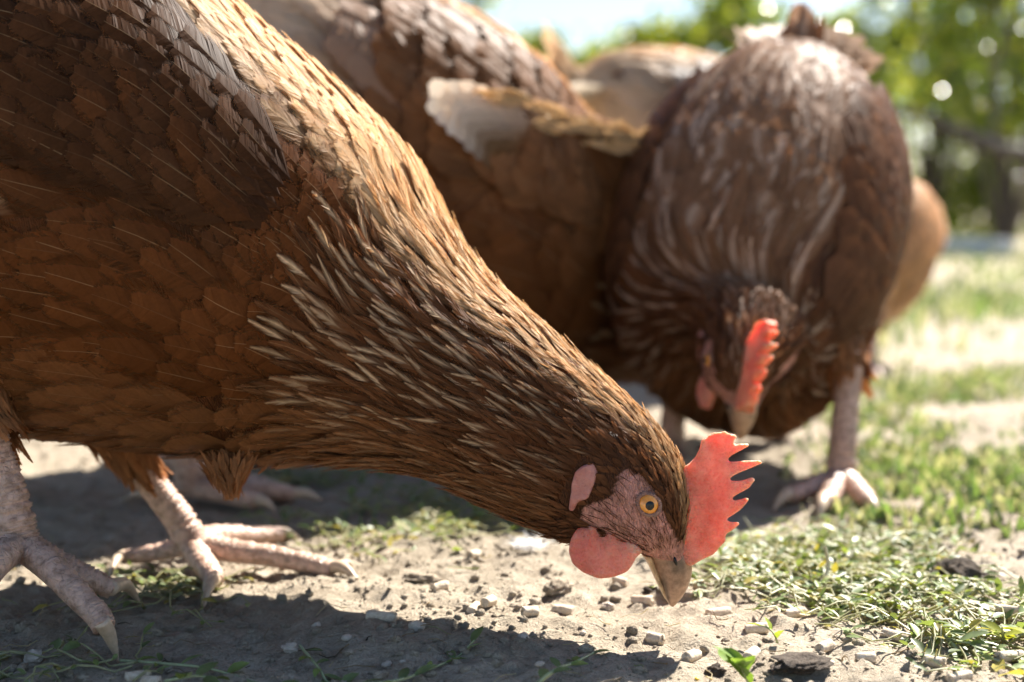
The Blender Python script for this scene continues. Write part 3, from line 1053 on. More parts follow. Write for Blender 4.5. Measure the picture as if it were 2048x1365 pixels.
    for i in range(10):
        f = (i - 4.5) / 4.5
        up = math.radians(tail_up)
        D = np.array([-math.cos(up), 0.42 * f, math.sin(up)])
        Sd = norm(np.cross(D, (0.35 * f, 0.25, 1.0)))
        fl = Flat(tb + np.array([0.02, 0.014 * f, -0.012 - 0.01 * abs(f)]), D, Sd, 1.2)
        n1 = np.ones(1)
        cc = P["tail"] * rg.uniform(0.75, 1.1)
        q = dict(s=0 * n1, th=0 * n1, L=tail_len * n1 * rg.uniform(0.9, 1.1), W=0.016 * n1, ang=0 * n1, h0=0.001 * i * n1, lift=0.002 * n1, camber=0.15 * n1, c0=cc[None] * 0.7, c1=cc[None],
                 streak=0 * n1, cs=cc[None], shaft=0.6 * n1)
        tm = TM[("flight", detail)]
        Pv, Cv = feather_arrays(fl, q, tm, rg)
        link("tail_feather", feather_mesh("tail_feather", W(Pv[0]).reshape(1, -1, 3), Cv, tm, zero), M_FEATHER, tl)
    # head furniture
    W0 = W
    W = lambda pts: W0(HEAD_FWD(np.asarray(pts, float)))
    V, Fs = HEAD["comb"]; link("comb", mesh_np("comb", W(V), Fs), M_COMB, root)
    V, Fs = HEAD["wattle"]
    link("wattle", mesh_np("wattle", W(V), Fs), M_WATTLE, root)
    link("wattle", mesh_np("wattle", W(mirror_head(V)), [f[:, ::-1] for f in Fs if len(f)]), M_WATTLE, root)
    V, Fs = HEAD["earlobe"]
    link("earlobe", mesh_np("earlobe", W(V), Fs), M_EARLOBE, root)
    link("earlobe", mesh_np("earlobe", W(mirror_head(V)), [f[:, ::-1] for f in Fs if len(f)]), M_EARLOBE, root)
    look = norm(EYE_N * 0.75 + norm(CAMP - EYE_P) * 0.5)
    for mir in (False, True):
        mf = (lambda p: mirror_head(p)) if mir else (lambda p: p)
        fx = (lambda q: q[:, ::-1]) if mir else (lambda q: q)
        ec = EYE_P - EYE_N * 0.0021
        V, q4 = sphere_np(ec, 0.0042)
        ey = link("eye", mesh_np("eye", W(mf(V)), fx(q4)), M_IRIS, root)
        pd = norm(look + np.array([0.10, 0, -0.12]))
        V, q4 = sphere_np(ec + pd * 0.00008, 0.00423, 24, 8, pd, 0.36)
        link("pupil", mesh_np("pupil", W(mf(V)), fx(q4)), M_PUPIL, ey)
        V, q4 = ring_np(EYE_P + EYE_N * 0.0004, EYE_N, 0.0040, 0.0033, 0.00075, np.array([0.8, 0, -0.6]))
        link("eyelid", mesh_np("eyelid", W(mf(V)), fx(q4)), M_EYELID, ey)
    # beak
    bk = sections_to_surf([(1379, 1108, 1288, 1100, 7.6, .485), (1384, 1132, 1300, 1124, 7.0, .485), (1382, 1156, 1312, 1152, 5.8, .485), (1373, 1180, 1322, 1177, 4.2, .485),
                           (1360, 1200, 1331, 1197, 2.5, .485), (1347, 1214, 1339, 1211, 0.8, .485)])
    V, Fs, S, TH = surf_mesh(bk, np.linspace(0, 5, 40), 36)
    sv = np.concatenate([S.ravel(), [0, 5]]); tv = np.concatenate([TH.ravel(), [0, 0]])
    cb = np.array([0.47, 0.285, 0.18]); cd = np.array([0.13, 0.085, 0.055])
    dk = smooth(3.0, 0.6, sv + 1.2 * vnoise(V[:, 0] * 400, V[:, 2] * 400, 3)) * smooth(-0.35, 0.05, np.sin(tv)) * smooth(0.78, 0.4, np.sin(tv)) * 0.85
    dk = np.maximum(dk, smooth(-0.40, -0.62, np.sin(tv)) * smooth(-0.92, -0.75, np.sin(tv)) * smooth(1.2, 2.4, sv) * smooth(5.0, 4.4, sv) * 0.8)
    ub = link("upper_beak", mesh_np("upper_beak", W(V), Fs, cb * (1 - dk[:, None]) + cd * dk[:, None]), M_BEAK, root)
    lb = sections_to_surf([(1306, 1112, 1282, 1107, 6.0, .485), (1312, 1134, 1295, 1128, 5.2, .485), (1322, 1160, 1309, 1157, 3.9, .485), (1331, 1184, 1321, 1182, 2.3, .485), (1336, 1199, 1330, 1198, 0.7, .485)])
    V, Fs, S, TH = surf_mesh(lb, np.linspace(0, 4, 24), 24)
    link("lower_beak", mesh_np("lower_beak", W(V), Fs, np.array([0.56, 0.38, 0.21])), M_BEAK, root)
    for mir in (False, True):
        nc, nn = None, None
        V, q4 = sphere_np(np.zeros(3), 1.0, 14, 10)
        ctr = on_plane(1350, 1121, 0.0061)
        ux = norm(on_plane(1356, 1140) - on_plane(1345, 1104))
        V = ctr + ux * (V[:, 0:1] * 0.0019) + HV * (V[:, 1:2] * 0.0012) + np.cross(ux, HV) * (V[:, 2:3] * 0.0006)
        link("nostril", mesh_np("nostril", W(mirror_head(V) if mir else V), q4), M_PUPIL, ub)
    # legs: thigh feathering, shank with toes, claws
    for lg in legs:
        parts, claws = leg_parts(lg["hip"], lg["ankle"], lg["foot"], lg["toes"], lg["hallux"], lg.get("r", 1.0))
        V, Fs = merge(parts)
        V = V - base
        cc = LEG_C * (1 + 0.25 * vnoise(V[:, 0] * 60, V[:, 2] * 60 + V[:, 1] * 60, 4))[:, None] * lg.get("tint", 1.0)
        lo = link("leg", mesh_np("leg", V, Fs, cc), M_LEG, root)
        for c in claws:
            link("claw", mesh_np("claw", c[0] - base, [c[1], c[2]]), M_CLAW, lo)
        hp, an = np.asarray(lg["hip"], float), np.asarray(lg["ankle"], float)
        ax = norm(hp - an)
        root_p = np.asarray(lg["thigh"], float)
        kne = hp - ax * 0.012
        rth = lg.get('rt', 1.0)
        C3 = np.array([kne, hp * 0.72 + root_p * 0.28, hp * 0.35 + root_p * 0.65, root_p])
        u3 = norm(np.cross(norm(root_p - kne), (0.1, 1, 0.05))); v3 = norm(np.cross(norm(root_p - kne), u3))
        rr = np.array([0.0098, 0.016, 0.026, 0.012])[:, None] * rth
        ts = Surf(C3, u3 * rr, v3 * rr)
        V, Fs, _, _ = surf_mesh(ts, np.linspace(0, 3, 14), 24)
        tg = link("thigh", mesh_np("thigh", V - base, Fs, P["belly"] * 0.7), M_SKIN, root)
        n = int(330 / dens ** 2)
        cc = P["belly"] * rg.uniform(0.75, 1.35, n)[:, None]
        q = dict(s=rg.uniform(0.35, 3.0, n), th=rg.uniform(0, 2 * math.pi, n), L=rg.uniform(0.014, 0.024, n), W=rg.uniform(0.0022, 0.004, n) * dens, ang=rg.normal(0, 0.15, n), h0=rg.uniform(-0.0005, 0.0005, n),
                 lift=rg.uniform(0.001, 0.004, n), camber=np.full(n, 0.2), c0=cc, c1=cc * 1.25, streak=np.zeros(n), cs=cc, shaft=np.full(n, 0.2))
        Pv, Cv = feather_arrays(ts, q, TM[("lance", 1)], rg)
        tp = link("thigh_plumage", feather_mesh("thigh_plumage", Pv, Cv, TM[("lance", 1)], base), M_FEATHER, tg)
        tp["kind"] = "stuff"
    return root

# -- hen 1: near the camera, in side view
ident = lambda p: p
def gz(p, dz=0.0):
    p = np.array(p, float); p[2] = float(ground_z(p[0], p[1])) + dz; return p
def gp(px, py, dz):
    return gz(gnd(px, py, dz), dz)

near_leg = dict(thigh=at(-150, 700, .50), hip=at(-45, 800, .495), ankle=at(20, 1000, .492), foot=at(38, 1085, .492),
    toes=[[at(95, 1130, .482), at(150, 1185, .474), at(195, 1232, .468), at(208, 1256, .465), gp(236, 1300, 0.0006)],
          [at(100, 1118, .497), at(165, 1150, .500), at(225, 1180, .503), gp(282, 1198, 0.0006)],
          [at(-10, 1130, .472), at(-50, 1190, .462), at(-80, 1240, .455), gp(-95, 1290, 0.0006)]],
    hallux=[at(-20, 1120, .510), at(-70, 1140, .516), gp(-120, 1165, 0.0006)], r=0.88)
far_leg = dict(thigh=at(170, 740, .565), hip=at(238, 885, .582), ankle=at(355, 1035, .588), foot=at(385, 1088, .588),
    toes=[[at(450, 1100, .582), at(540, 1112, .578), at(620, 1128, .573), at(665, 1140, .570), gp(716, 1168, 0.0006)],
          [at(402, 1120, .575), at(422, 1148, .560), at(428, 1164, .555), gp(405, 1198, 0.0006)],
          [at(440, 1072, .605), at(510, 1072, .622), at(560, 1070, .632), gp(600, 1076, 0.0006)]],
    hallux=[at(330, 1102, .590), at(270, 1112, .592), at(245, 1116, .592), gp(215, 1150, 0.0006)], r=0.88, rt=0.72)

make_hen("large brown hen in side view nearest the camera, beak at the ground", ident, PIVOT, 11, 2,
         pal(), [near_leg, far_leg], 1.0, 0.05, 35, 0.09, split=True)

# -- the other hens: same kind of bird, each turned and set down where it stands
def placed(pos, yaw, pitch=0.0, scale=1.0, neck=None, drop=0.0, neck_rot=0.0):
    cy, sy = math.cos(yaw), math.sin(yaw)
    cp, sp = math.cos(pitch), math.sin(pitch)
    pos = np.asarray(pos, float)
    def f(p):
        p = np.asarray(p, float) - PIVOT
        if neck is not None:
            w = smooth(-0.02, 0.12, p[..., 0:1])
            aw = neck_rot * w[..., 0]
            dx, dy = p[..., 0] - 0.03, p[..., 1] + 0.01
            p = np.stack([0.03 + dx * np.cos(aw) - dy * np.sin(aw), -0.01 + dx * np.sin(aw) + dy * np.cos(aw), p[..., 2]], -1)
            p = p + w * np.asarray(neck)
        p = p * scale
        h = 0.11 * scale
        x, z = p[..., 0], p[..., 2] - h
        x, z = x * cp + z * sp, -x * sp + z * cp + h
        y = p[..., 1]
        return np.stack([x * cy - y * sy, x * sy + y * cy, z - drop], -1) + pos
    return f

def std_leg(xf0, side, fx=0.02, leg_y=0.042, thigh_z=0.105, r=1.0, spread=0.5, tint=1.0):
    """Leg of an ordinary stance; xf0 maps unpitched hen space to the place."""
    y = -leg_y * side
    w = lambda x, yy, z: xf0(PIVOT + np.array([x, yy, z]))
    def gw(x, yy, dz):
        p = w(x, yy, 0); return gz(p, dz)
    foot = gw(fx, y, 0.010)
    toes = []
    for a, ln in ((0.0, 0.062), (-spread, 0.050), (spread, 0.050)):
        toes.append([gw(fx + math.cos(a) * ln * k, y + math.sin(a) * ln * k, dz) for k, dz in ((0.3, 0.0085), (0.6, 0.0065), (0.82, 0.0055), (1.05, 0.0005))])
    hal = [gw(fx - 0.012, y, 0.007), gw(fx - 0.022, y, 0.006), gw(fx - 0.034, y, 0.0005)]
    return dict(thigh=w(fx - 0.05, y * 0.55, thigh_z), hip=w(fx - 0.022, y, 0.072), ankle=w(fx - 0.004, y, 0.026), foot=foot, toes=toes, hallux=hal, r=r, tint=tint)

def other_hen(label, pos, yaw_deg, seed, palette, pitch=0.0, scale=1.0, neck=None, fx=(0.02, 0.0), drop=0.0, neck_rot=0.0, dens=1.25, leg_y=(0.042, 0.042), **k):
    pos = np.asarray(pos, float); yaw = math.radians(yaw_deg)
    xf = placed(pos, yaw, math.radians(pitch), scale, neck, drop, math.radians(neck_rot))
    xf0 = placed(pos, yaw, 0, scale)
    legs = [std_leg(xf0, 1, fx[0], leg_y[0]), std_leg(xf0, -1, fx[1], leg_y[1])]
    return make_hen(label, xf, pos, seed, 1, palette, legs, dens, **k)

grey = pal(body=(0.20, 0.085, 0.034), back=(0.24, 0.13, 0.072), hackle=(0.15, 0.062, 0.028), cream=(0.72, 0.55, 0.42), dark=(0.10, 0.05, 0.03), tail=(0.38, 0.23, 0.13), wing=(0.13, 0.06, 0.03))


def short_neck_bird(pitch, scale, drop, shift, yaw):
    """Same bird, body tipped forward and the neck drawn in: body and head keep their shape, the neck is re-spun between."""
    cp, sp = math.cos(pitch), math.sin(pitch)
    Rb = np.array([[cp, 0, sp], [0, 1, 0], [-sp, 0, cp]]) * scale
    piv = PIVOT + np.array([0, 0, 0.11])
    bC = (HEN.C - piv) @ Rb.T + piv + np.array([0, 0, 0.11 * (scale - 1) - drop])
    bU, bV = HEN.U @ Rb.T, HEN.V @ Rb.T
    cy, sy = math.cos(yaw), math.sin(yaw)
    Rh = np.array([[cy, -sy, 0], [sy, cy, 0], [0, 0, 1.0]])
    shift = np.asarray(shift, float)
    fwd = lambda p: (np.asarray(p, float) - HC) @ Rh.T + HC + shift
    inv = lambda p: (np.asarray(p, float) - HC - shift) @ Rh + HC
    hC, hU, hV = fwd(HEN.C), HEN.U @ Rh.T, HEN.V @ Rh.T
    C, U, V = bC.copy(), bU.copy(), bV.copy()
    a, b = 6, 12
    C[b:], U[b:], V[b:] = hC[b:], hU[b:], hV[b:]
    span = np.linalg.norm(hC[b] - bC[a])
    t0, t1 = norm(bC[a] - bC[a - 1]) * span * 1.1, norm(hC[b + 1] - hC[b]) * span * 1.0
    for i in range(a + 1, b):
        f = (i - a) / (b - a)
        h00, h10, h01, h11 = 2 * f**3 - 3 * f**2 + 1, f**3 - 2 * f**2 + f, -2 * f**3 + 3 * f**2, f**3 - f**2
        C[i] = h00 * bC[a] + h10 * t0 + h01 * hC[b] + h11 * t1
        lu = np.linalg.norm(HEN.U[i]) * (scale * (1 - f) + f); lv = np.linalg.norm(HEN.V[i]) * (scale * (1 - f) + f)
        u = norm(bU[a] * (1 - f) / np.linalg.norm(bU[a]) + hU[b] * f / np.linalg.norm(hU[b]))
        v = norm(bV[a] * (1 - f) / np.linalg.norm(bV[a]) + hV[b] * f / np.linalg.norm(hV[b]))
        U[i], V[i] = u * lu, v * lv
    return Surf(C, U, V), (fwd, inv)

sf2, hd2 = short_neck_bird(math.radians(18), 0.93, 0.026, (-0.050, 0.092, 0.0245), math.radians(33))
other_hen("brown hen facing the camera on the right, red comb and beak pointing down", (0.124, 0.785, 0), -112, 21, grey, fx=(-0.02, 0.045), leg_y=(0.042, 0.066), tail_up=38, tail_len=0.07, pale_tip=0.1, wing_lift=-0.004, surf=sf2, head=hd2, dens=1.5)
other_hen("brown hen standing behind between the near hen and the one facing us, pale wing tip", (0.01, 0.87, 0), 22, 31, pal(body=(0.17, 0.066, 0.022), tail=(0.80, 0.74, 0.66), rump=(0.66, 0.52, 0.38), wing=(0.17, 0.08, 0.035)), pitch=6, scale=1.18, neck=(-0.02, 0.03, 0.03), drop=0.035, pale_tip=0.2, tail_up=50, wing_lift=-0.004)
other_hen("distant brown hen with whitish tail, only its back showing behind the others", (0.245, 1.31, 0), 24, 41, pal(body=(0.30, 0.14, 0.06), tail=(0.82, 0.79, 0.74), rump=(0.62, 0.48, 0.34)), pitch=-1, scale=1.12, neck=(-0.12, 0.04, 0), dens=1.6, pale_tip=0.3, tail_up=0, tail_len=0.11)
other_hen("tan hen half hidden behind the right hen, fluffy rear showing past its flank", (0.312, 1.32, 0), -115, 51, pal(body=(0.52, 0.30, 0.14), back=(0.62, 0.40, 0.20), belly=(0.62, 0.42, 0.25), wing=(0.48, 0.28, 0.14), tail=(0.7, 0.55, 0.38)), pitch=-12, scale=0.8, neck=(-0.03, 0, -0.03), drop=0.0, fx=(0.09, 0.09), dens=1.2, pale_tip=0.6, tail_up=-10, tail_len=0.03)
other_hen("hen hidden behind the near hen, only its feet showing below the belly", (-0.26, 0.745, 0), 0, 61, pal(), pitch=0, dens=1.8, neck=(-0.03, 0.0, 0.06), fx=(0.10, 0.06), tail_up=20)

# tuft of loose feathers under the near hen's breast
hen1 = [o for o in bpy.data.objects if o.name == "hen"][0]
def breast_tuft():
    rg = np.random.default_rng(77)
    P = pal()
    Pv_all, Cv_all = [], []
    tm = TM[("tiny", 2)]
    for i in range(420):
        px = rg.normal(458, 24); py = rg.uniform(895, 935)
        d = rg.uniform(.50, .545)
        O = at(px, py, d)
        D = norm(at(462 + rg.normal(0, 10), 1003, d) - O)
        Sd = norm(np.cross(D, (rg.normal(0, 0.5), -1, 0.2)))
        fl = Flat(O, D, Sd, rg.normal(0, 4))
        n1 = np.ones(1)
        cc = (P["belly"] * rg.uniform(0.75, 1.25))[None]
        L = np.linalg.norm(at(460, 992, d) - O) * rg.uniform(0.25, 1.1)
        q = dict(s=0 * n1, th=0 * n1, L=L * n1, W=rg.uniform(0.0007, 0.0014) * n1, ang=0 * n1, h0=0 * n1, lift=0 * n1, camber=0.15 * n1, c0=cc, c1=cc * 1.3, streak=0 * n1, cs=cc, shaft=0.2 * n1)
        a, b = feather_arrays(fl, q, tm, rg)
        Pv_all.append(a); Cv_all.append(b)
    o = link("breast_tuft", feather_mesh("breast_tuft", np.concatenate(Pv_all), np.concatenate(Cv_all), tm, PIVOT), M_FEATHER, hen1)
    o["kind"] = "stuff"
breast_tuft()

# the middle hen carries its near wing loose: pale flight feathers and rows of coverts over them
hen3 = [o for o in bpy.data.objects if o.type == 'EMPTY' and str(o.get("label", "")).startswith("brown hen standing")][0]
def loose_wing():
    rg = np.random.default_rng(33)
    base = np.array(hen3.location)
    wr = bpy.data.objects.new("wing", None); COL.objects.link(wr); wr.parent = hen3
    lerp = lambda a, b, f: (a[0] + (b[0] - a[0]) * f, a[1] + (b[1] - a[1]) * f)
    n1 = np.ones(1)
    dx = lambda x: 0.720 + 0.095 * (x - 832) / 450
    def one(root, tip, d0, d1, W, c0, c1, kind, bend=0.0):
        A, B = at(*root, d0), at(*tip, d1)
        D = B - A; L = np.linalg.norm(D)
        Sd = np.cross(D, CAMP - (A + B) / 2)
        fl = Flat(A, D, Sd, bend)
        q = dict(s=0 * n1, th=0 * n1, L=L * n1, W=W * n1, ang=0 * n1, h0=0 * n1, lift=0 * n1, camber=0.12 * n1, c0=np.array(c0)[None], c1=np.array(c1)[None], streak=0 * n1, cs=np.array(c1)[None], shaft=0.15 * n1, edge=0.0)
        tm = TM[(kind, 1)]
        Pv, Cv = feather_arrays(fl, q, tm, rg)
        if fl.N @ (CAMP - A) < 0: pass
        link("wing_feather", feather_mesh("wing_feather", Pv, Cv, tm, base), M_FEATHER, wr)
    white = np.array([0.80, 0.75, 0.69]); tan = np.array([0.42, 0.24, 0.11]); brown = np.array([0.13, 0.058, 0.024]); sunlit_gold = np.array([0.58, 0.41, 0.23])
    for i in range(16):
        f = i / 15
        c1 = white * (1 - smooth(0.08, 0.45, f)) + tan * 0.4 * smooth(0.08, 0.45, f)
        one(lerp((1290, 285), (1330, 510), f), lerp((832, 188), (1100, 445), f ** 0.9), dx(1300), dx(832 + 268 * f) - 0.002, 0.0110 - 0.003 * f, brown * 1.6 + c1 * 0.3 * (1 - f), c1, "flight")
    for r in range(5):
        for i in range(9):
            f = (i + 0.5 * (r % 2)) / 9
            root = lerp((1110 + 62 * r, 235 + 16 * r), (1190 + 44 * r, 430 + 18 * r), f)
            ln = 120 - 9 * r
            tip = (root[0] - ln, root[1] - 26 - 30 * f + rg.normal(0, 6))
            c = (sunlit_gold * 0.8 if i < 1 else brown * rg.uniform(0.8, 1.3)) 
            one(root, tip, dx(root[0]) - 0.004 - 0.0012 * r, dx(tip[0]) - 0.005 - 0.0012 * r, 0.0080, c * 0.9, c * 1.1, "round")
    for i in range(26):  # golden feathers paint the sunlit upper edge of the wing
        f = rg.random()
        root = lerp((1050, 192), (1400, 320), f)
        root = (root[0], root[1] + rg.uniform(-4, 34))
        one(root, (root[0] - 95 + rg.normal(0, 8), root[1] - 14 + rg.normal(0, 5)), dx(root[0]) - 0.012, dx(root[0] - 95) - 0.012, 0.0034, sunlit_gold * rg.uniform(0.5, 1.1), sunlit_gold * 1.25, "lance")
loose_wing()

# ------------------------------------------------------------------ stones, clods, pellets
def ico(sub=1):
    bm = bmesh.new()
    bmesh.ops.create_icosphere(bm, subdivisions=sub, radius=1.0)
    V = np.array([v.co[:] for v in bm.verts]); Fs = np.array([[v.index for v in f.verts] for f in bm.faces])
    bm.free()
    return V, Fs
ICO1, ICO2, ICO3 = ico(1), ico(2), ico(4)

def lumpy(V, seed, amp, freq=2.0):
    n = vnoise(V[:, 0] * freq + V[:, 2] * 3.1 + seed * 7.7, V[:, 1] * freq - V[:, 2] * 2.3 + seed * 3.1, seed)
    n2 = vnoise(V[:, 0] * freq * 3 + V[:, 2] * 7.1 + seed, V[:, 1] * freq * 3 + V[:, 2] * 6.3, seed + 5)
    return V * (1 + amp * (n + 0.6 * n2))[:, None]

def build_grit():
    rg = np.random.default_rng(5)
    n = 24000
    y = 0.36 + 0.75 * rg.random(n) ** 1.6
    x = rg.uniform(-1, 1, n) * (0.45 * y + 0.08)
    dens = vnoise(x * 18, y * 18, 21) + 0.5
    k = rg.random(n) < np.clip(dens * 1.5 - 0.15, 0.08, 1)
    x, y = x[k], y[k]; n = len(x)
    r = 0.00046 * (1 - rg.random(n)) ** -0.42
    r = np.minimum(r, 0.0024)
    V0, F0 = ICO1
    rnd = rg.uniform(0.7, 1.3, (n, len(V0), 1))
    A = rg.uniform(0, 2 * math.pi, n)
    sc = np.stack([rg.uniform(0.7, 1.5, n), rg.uniform(0.7, 1.2, n), rg.uniform(0.5, 0.95, n)], -1)
    V = V0[None] * rnd * sc[:, None, :] * r[:, None, None]
    Vx = V[..., 0] * np.cos(A)[:, None] - V[..., 1] * np.sin(A)[:, None]
    Vy = V[..., 0] * np.sin(A)[:, None] + V[..., 1] * np.cos(A)[:, None]
    V = np.stack([Vx + x[:, None], Vy + y[:, None], V[..., 2] + (ground_z(x, y) + r * 0.25)[:, None]], -1)
    Fs = (F0[None] + (np.arange(n) * len(V0))[:, None, None]).reshape(-1, 3)
    o = link("grit", mesh_np("grit", V, Fs, smooth_shade=False), M_SOIL)
    tag(o, "fine grit and soil crumbs strewn over the dirt", "grit", kind="stuff")
build_grit()

def lump_thing(name, label, cat, px, py, wid_px, mat, seed, group, flat=0.65, stretch=1.3, amp=0.5, ang=None, base=ICO3):
    c = gnd(px, py)
    d = (c - CAMP) @ FWD
    r = wid_px / F_PX * d / 2 / stretch
    V, Fs = base
    V = lumpy(V, seed, amp)
    a = ang if ang is not None else seed * 1.7
    V = V * np.array([stretch, 1.0, flat]) * r
    V = np.stack([V[:, 0] * math.cos(a) - V[:, 1] * math.sin(a), V[:, 0] * math.sin(a) + V[:, 1] * math.cos(a), V[:, 2]], -1)
    loc = np.array([c[0], c[1], float(ground_z(c[0], c[1])) + r * flat * 0.55])
    o = link(name, mesh_np(name, V, Fs), mat, None, loc)
    tag(o, label, cat, group)
    return o

CLODS = [(1915, 1160, 120, "largest dark soil clod, beside the weeds at the right", M_CLOD, 0.65),
         (1600, 1345, 115, "flat dark soil clod at the bottom edge right of the small sprig", M_CLOD, 0.3),
         (1432, 1338, 40, "small round dark soil clod left of the small leafy sprig", M_CLOD, 0.8),
         (1118, 1196, 62, "crumbly brown soil clod behind a pale pellet below the wattle", M_PALECLOD, 0.7),
         (1352, 1203, 74, "dark soil clod right beside the beak tip", M_PALECLOD, 0.55),
         (1303, 1196, 36, "small dark soil crumb just left of the beak tip", M_CLOD, 0.6),
         (850, 1166, 70, "low crumbly soil lump right of the near hen's toe", M_PALECLOD, 0.4),
         (1825, 1312, 60, "cluster of grey soil crumbs below the weeds, lower right", M_PALECLOD, 0.5)]
for i, (px, py, w, lab, m, fl) in enumerate(CLODS):
    lump_thing("soil_clod", lab, "soil clod", px, py, w, m, 40 + i, "soil clods", fl, 1.35, 0.75)

PEBBLES = [(580, 1290, 36, "pale stone in the shade, left of the twin small stones"), (833, 1262, 34, "rounded grey stone at the edge of the shadow"), (1046, 1280, 27, "round stone on the shadow's edge below the wattle"),
           (773, 1322, 22, "white speckled stone in the shade, left one of a pair"), (806, 1324, 15, "tiny white stone in the shade, right one of a pair"), (694, 1278, 24, "angular white stone in the shade below the long pellet"),
           (66, 1302, 44, "pale lumpy stone in the shade at the far left"), (1080, 1340, 22, "flat grey stone in the shade beside the long stem"), (1655, 1331, 26, "small white flat stone on the lit dirt, lower right"),
           (1495, 1158, 46, "rounded tan stone behind the beak at the weeds' edge"), (1425, 1092, 40, "brown stone behind the comb"), (1215, 1216, 30, "small brown stone between clod and beak"),
           (1940, 1165, 52, "flat pale stone leaning on the largest dark clod"), (634, 1248, 22, "dark stone in the shade under the long pellet"), (1165, 1262, 14, "small rust brown stone on the lit dirt below the wattle")]
for i, (px, py, w, lab) in enumerate(PEBBLES):
    lump_thing("pebble", lab, "pebble", px, py, w, M_PEBBLE, 60 + i, "pebbles", 0.72, 1.18, 0.45, base=ICO2 if w < 25 else ICO3)

def pellet_mesh(L, r, seed):
    nu, nr = 14, 9
    xs = np.concatenate([[-0.5, -0.5, -0.47], np.linspace(-0.4, 0.4, nr - 6), [0.47, 0.5, 0.5]]) * L
    rr = np.concatenate([[0.02, 0.8, 0.97], np.ones(nr - 6), [0.97, 0.8, 0.02]]) * r
    th = np.linspace(0, 2 * math.pi, nu, endpoint=False)
    A = np.repeat(xs[:, None], nu, 1); Bm = rr[:, None] * np.cos(th)[None]; Cm = rr[:, None] * np.sin(th)[None]
    V = np.stack([A, Bm, Cm], -1).reshape(-1, 3)
    V = V + np.random.default_rng(seed).normal(0, 0.065 * r, V.shape) * np.array([2.0, 1, 1])
    i = np.arange(nr - 1)[:, None] * nu + np.arange(nu)[None]; j = np.arange(nr - 1)[:, None] * nu + (np.arange(nu)[None] + 1) % nu
    return mesh_np("feed_pellet", V, np.stack([i, i + nu, j + nu, j], -1).reshape(-1, 4))

PELLETS = [  # px, py, length px, heading deg, label
    (763, 1228, 56, -12, "long feed pellet right of the near hen's front claw"), (948, 1217, 27, 70, "left of two short feed pellets on the lit dirt"), (978, 1212, 32, 65, "right of two short feed pellets on the lit dirt"),
    (1126, 1216, 38, -15, "short pale feed pellet against the brown clod below the wattle"), (1284, 1201, 38, -25, "feed pellet just left of the beak"), (1402, 1176, 28, 60, "feed pellet standing just right of the beak"),
    (1437, 1220, 46, 25, "broken feed pellet right of the beak tip, by the dark clod"), (1513, 1252, 44, 0, "feed pellet lying level under the weeds' front edge"), (1384, 1302, 40, 55, "feed pellet with yellow grains, below the beak"),
    (1503, 1308, 38, 62, "feed pellet standing among the leaves of the small sprig"), (1731, 1312, 38, -5, "short feed pellet alone on the dirt, lower right"), (1791, 1267, 48, -35, "speckled feed pellet lying at the front of the weeds"),
    (2024, 1226, 52, -25, "upper feed pellet at the right edge"), (2026, 1258, 50, 0, "middle feed pellet at the right edge, lying level"), (2020, 1312, 60, 30, "lower feed pellet at the right edge, tilted up"),
    (1918, 1355, 50, 28, "feed pellet at the bottom edge, lower right"), (1722, 1150, 58, -12, "pale feed pellet lying deep in the weeds"), (947, 1126, 22, 50, "small pale feed pellet on the dirt left of the white down"),
    (276, 1340, 44, 25, "feed pellet at the bottom left, left one of two touching"), (302, 1352, 36, -15, "feed pellet at the bottom left, right one of two touching"), (690, 1122, 26, 10, "small pale feed pellet by the near hen's toe tip"),
    (868, 1030, 26, 70, "pale feed pellet in the weeds under the near hen's neck"),
    (1590, 1228, 40, 20, "feed pellet half under the weeds, right of the level one"), (1960, 1215, 44, -30, "feed pellet in the weeds left of the right edge group"), (1650, 1290, 34, 45, "feed pellet on the lit dirt left of the short lone one"),
    (1868, 1322, 36, -50, "feed pellet among grey crumbs in the lower right"), (1060, 1232, 30, 15, "feed pellet on the lit dirt left of the brown clod"), (1310, 1262, 30, -40, "feed pellet on the dirt below the beak tip"),
    (880, 1178, 28, 35, "feed pellet on the dirt under the near hen's throat"), (1240, 1168, 26, -20, "small feed pellet on the dirt under the wattle")]
for i, (px, py, lp, hd, lab) in enumerate(PELLETS):
    c = gnd(px, py, 0.002); d = (c - CAMP) @ FWD
    r = 0.0019 if i not in (5, 9) else 0.0021
    L = max(lp / F_PX * d, 2.2 * r)
    h = math.radians(hd)
    o = link("feed_pellet", pellet_mesh(L * (1.0 + 0.3 * abs(math.sin(h))), r, i), M_PELLET, None, (c[0], c[1], float(ground_z(c[0], c[1])) + r * (0.55 + 0.4 * ((i * 7) % 5) / 4)))
    o.rotation_euler = (0.3 * i, -0.12 * math.sin(i * 2.1), h)
    tag(o, lab, "feed pellet", "feed pellets scattered on the dirt")
c = gnd(1394, 1362)
tag(lump_thing("maize_grain", "tiny yellow maize grain at the bottom edge below the beak", "grain", 1394, 1357, 11, M_CORN, 3, None, 0.7, 1.1, 0.2, base=ICO2))

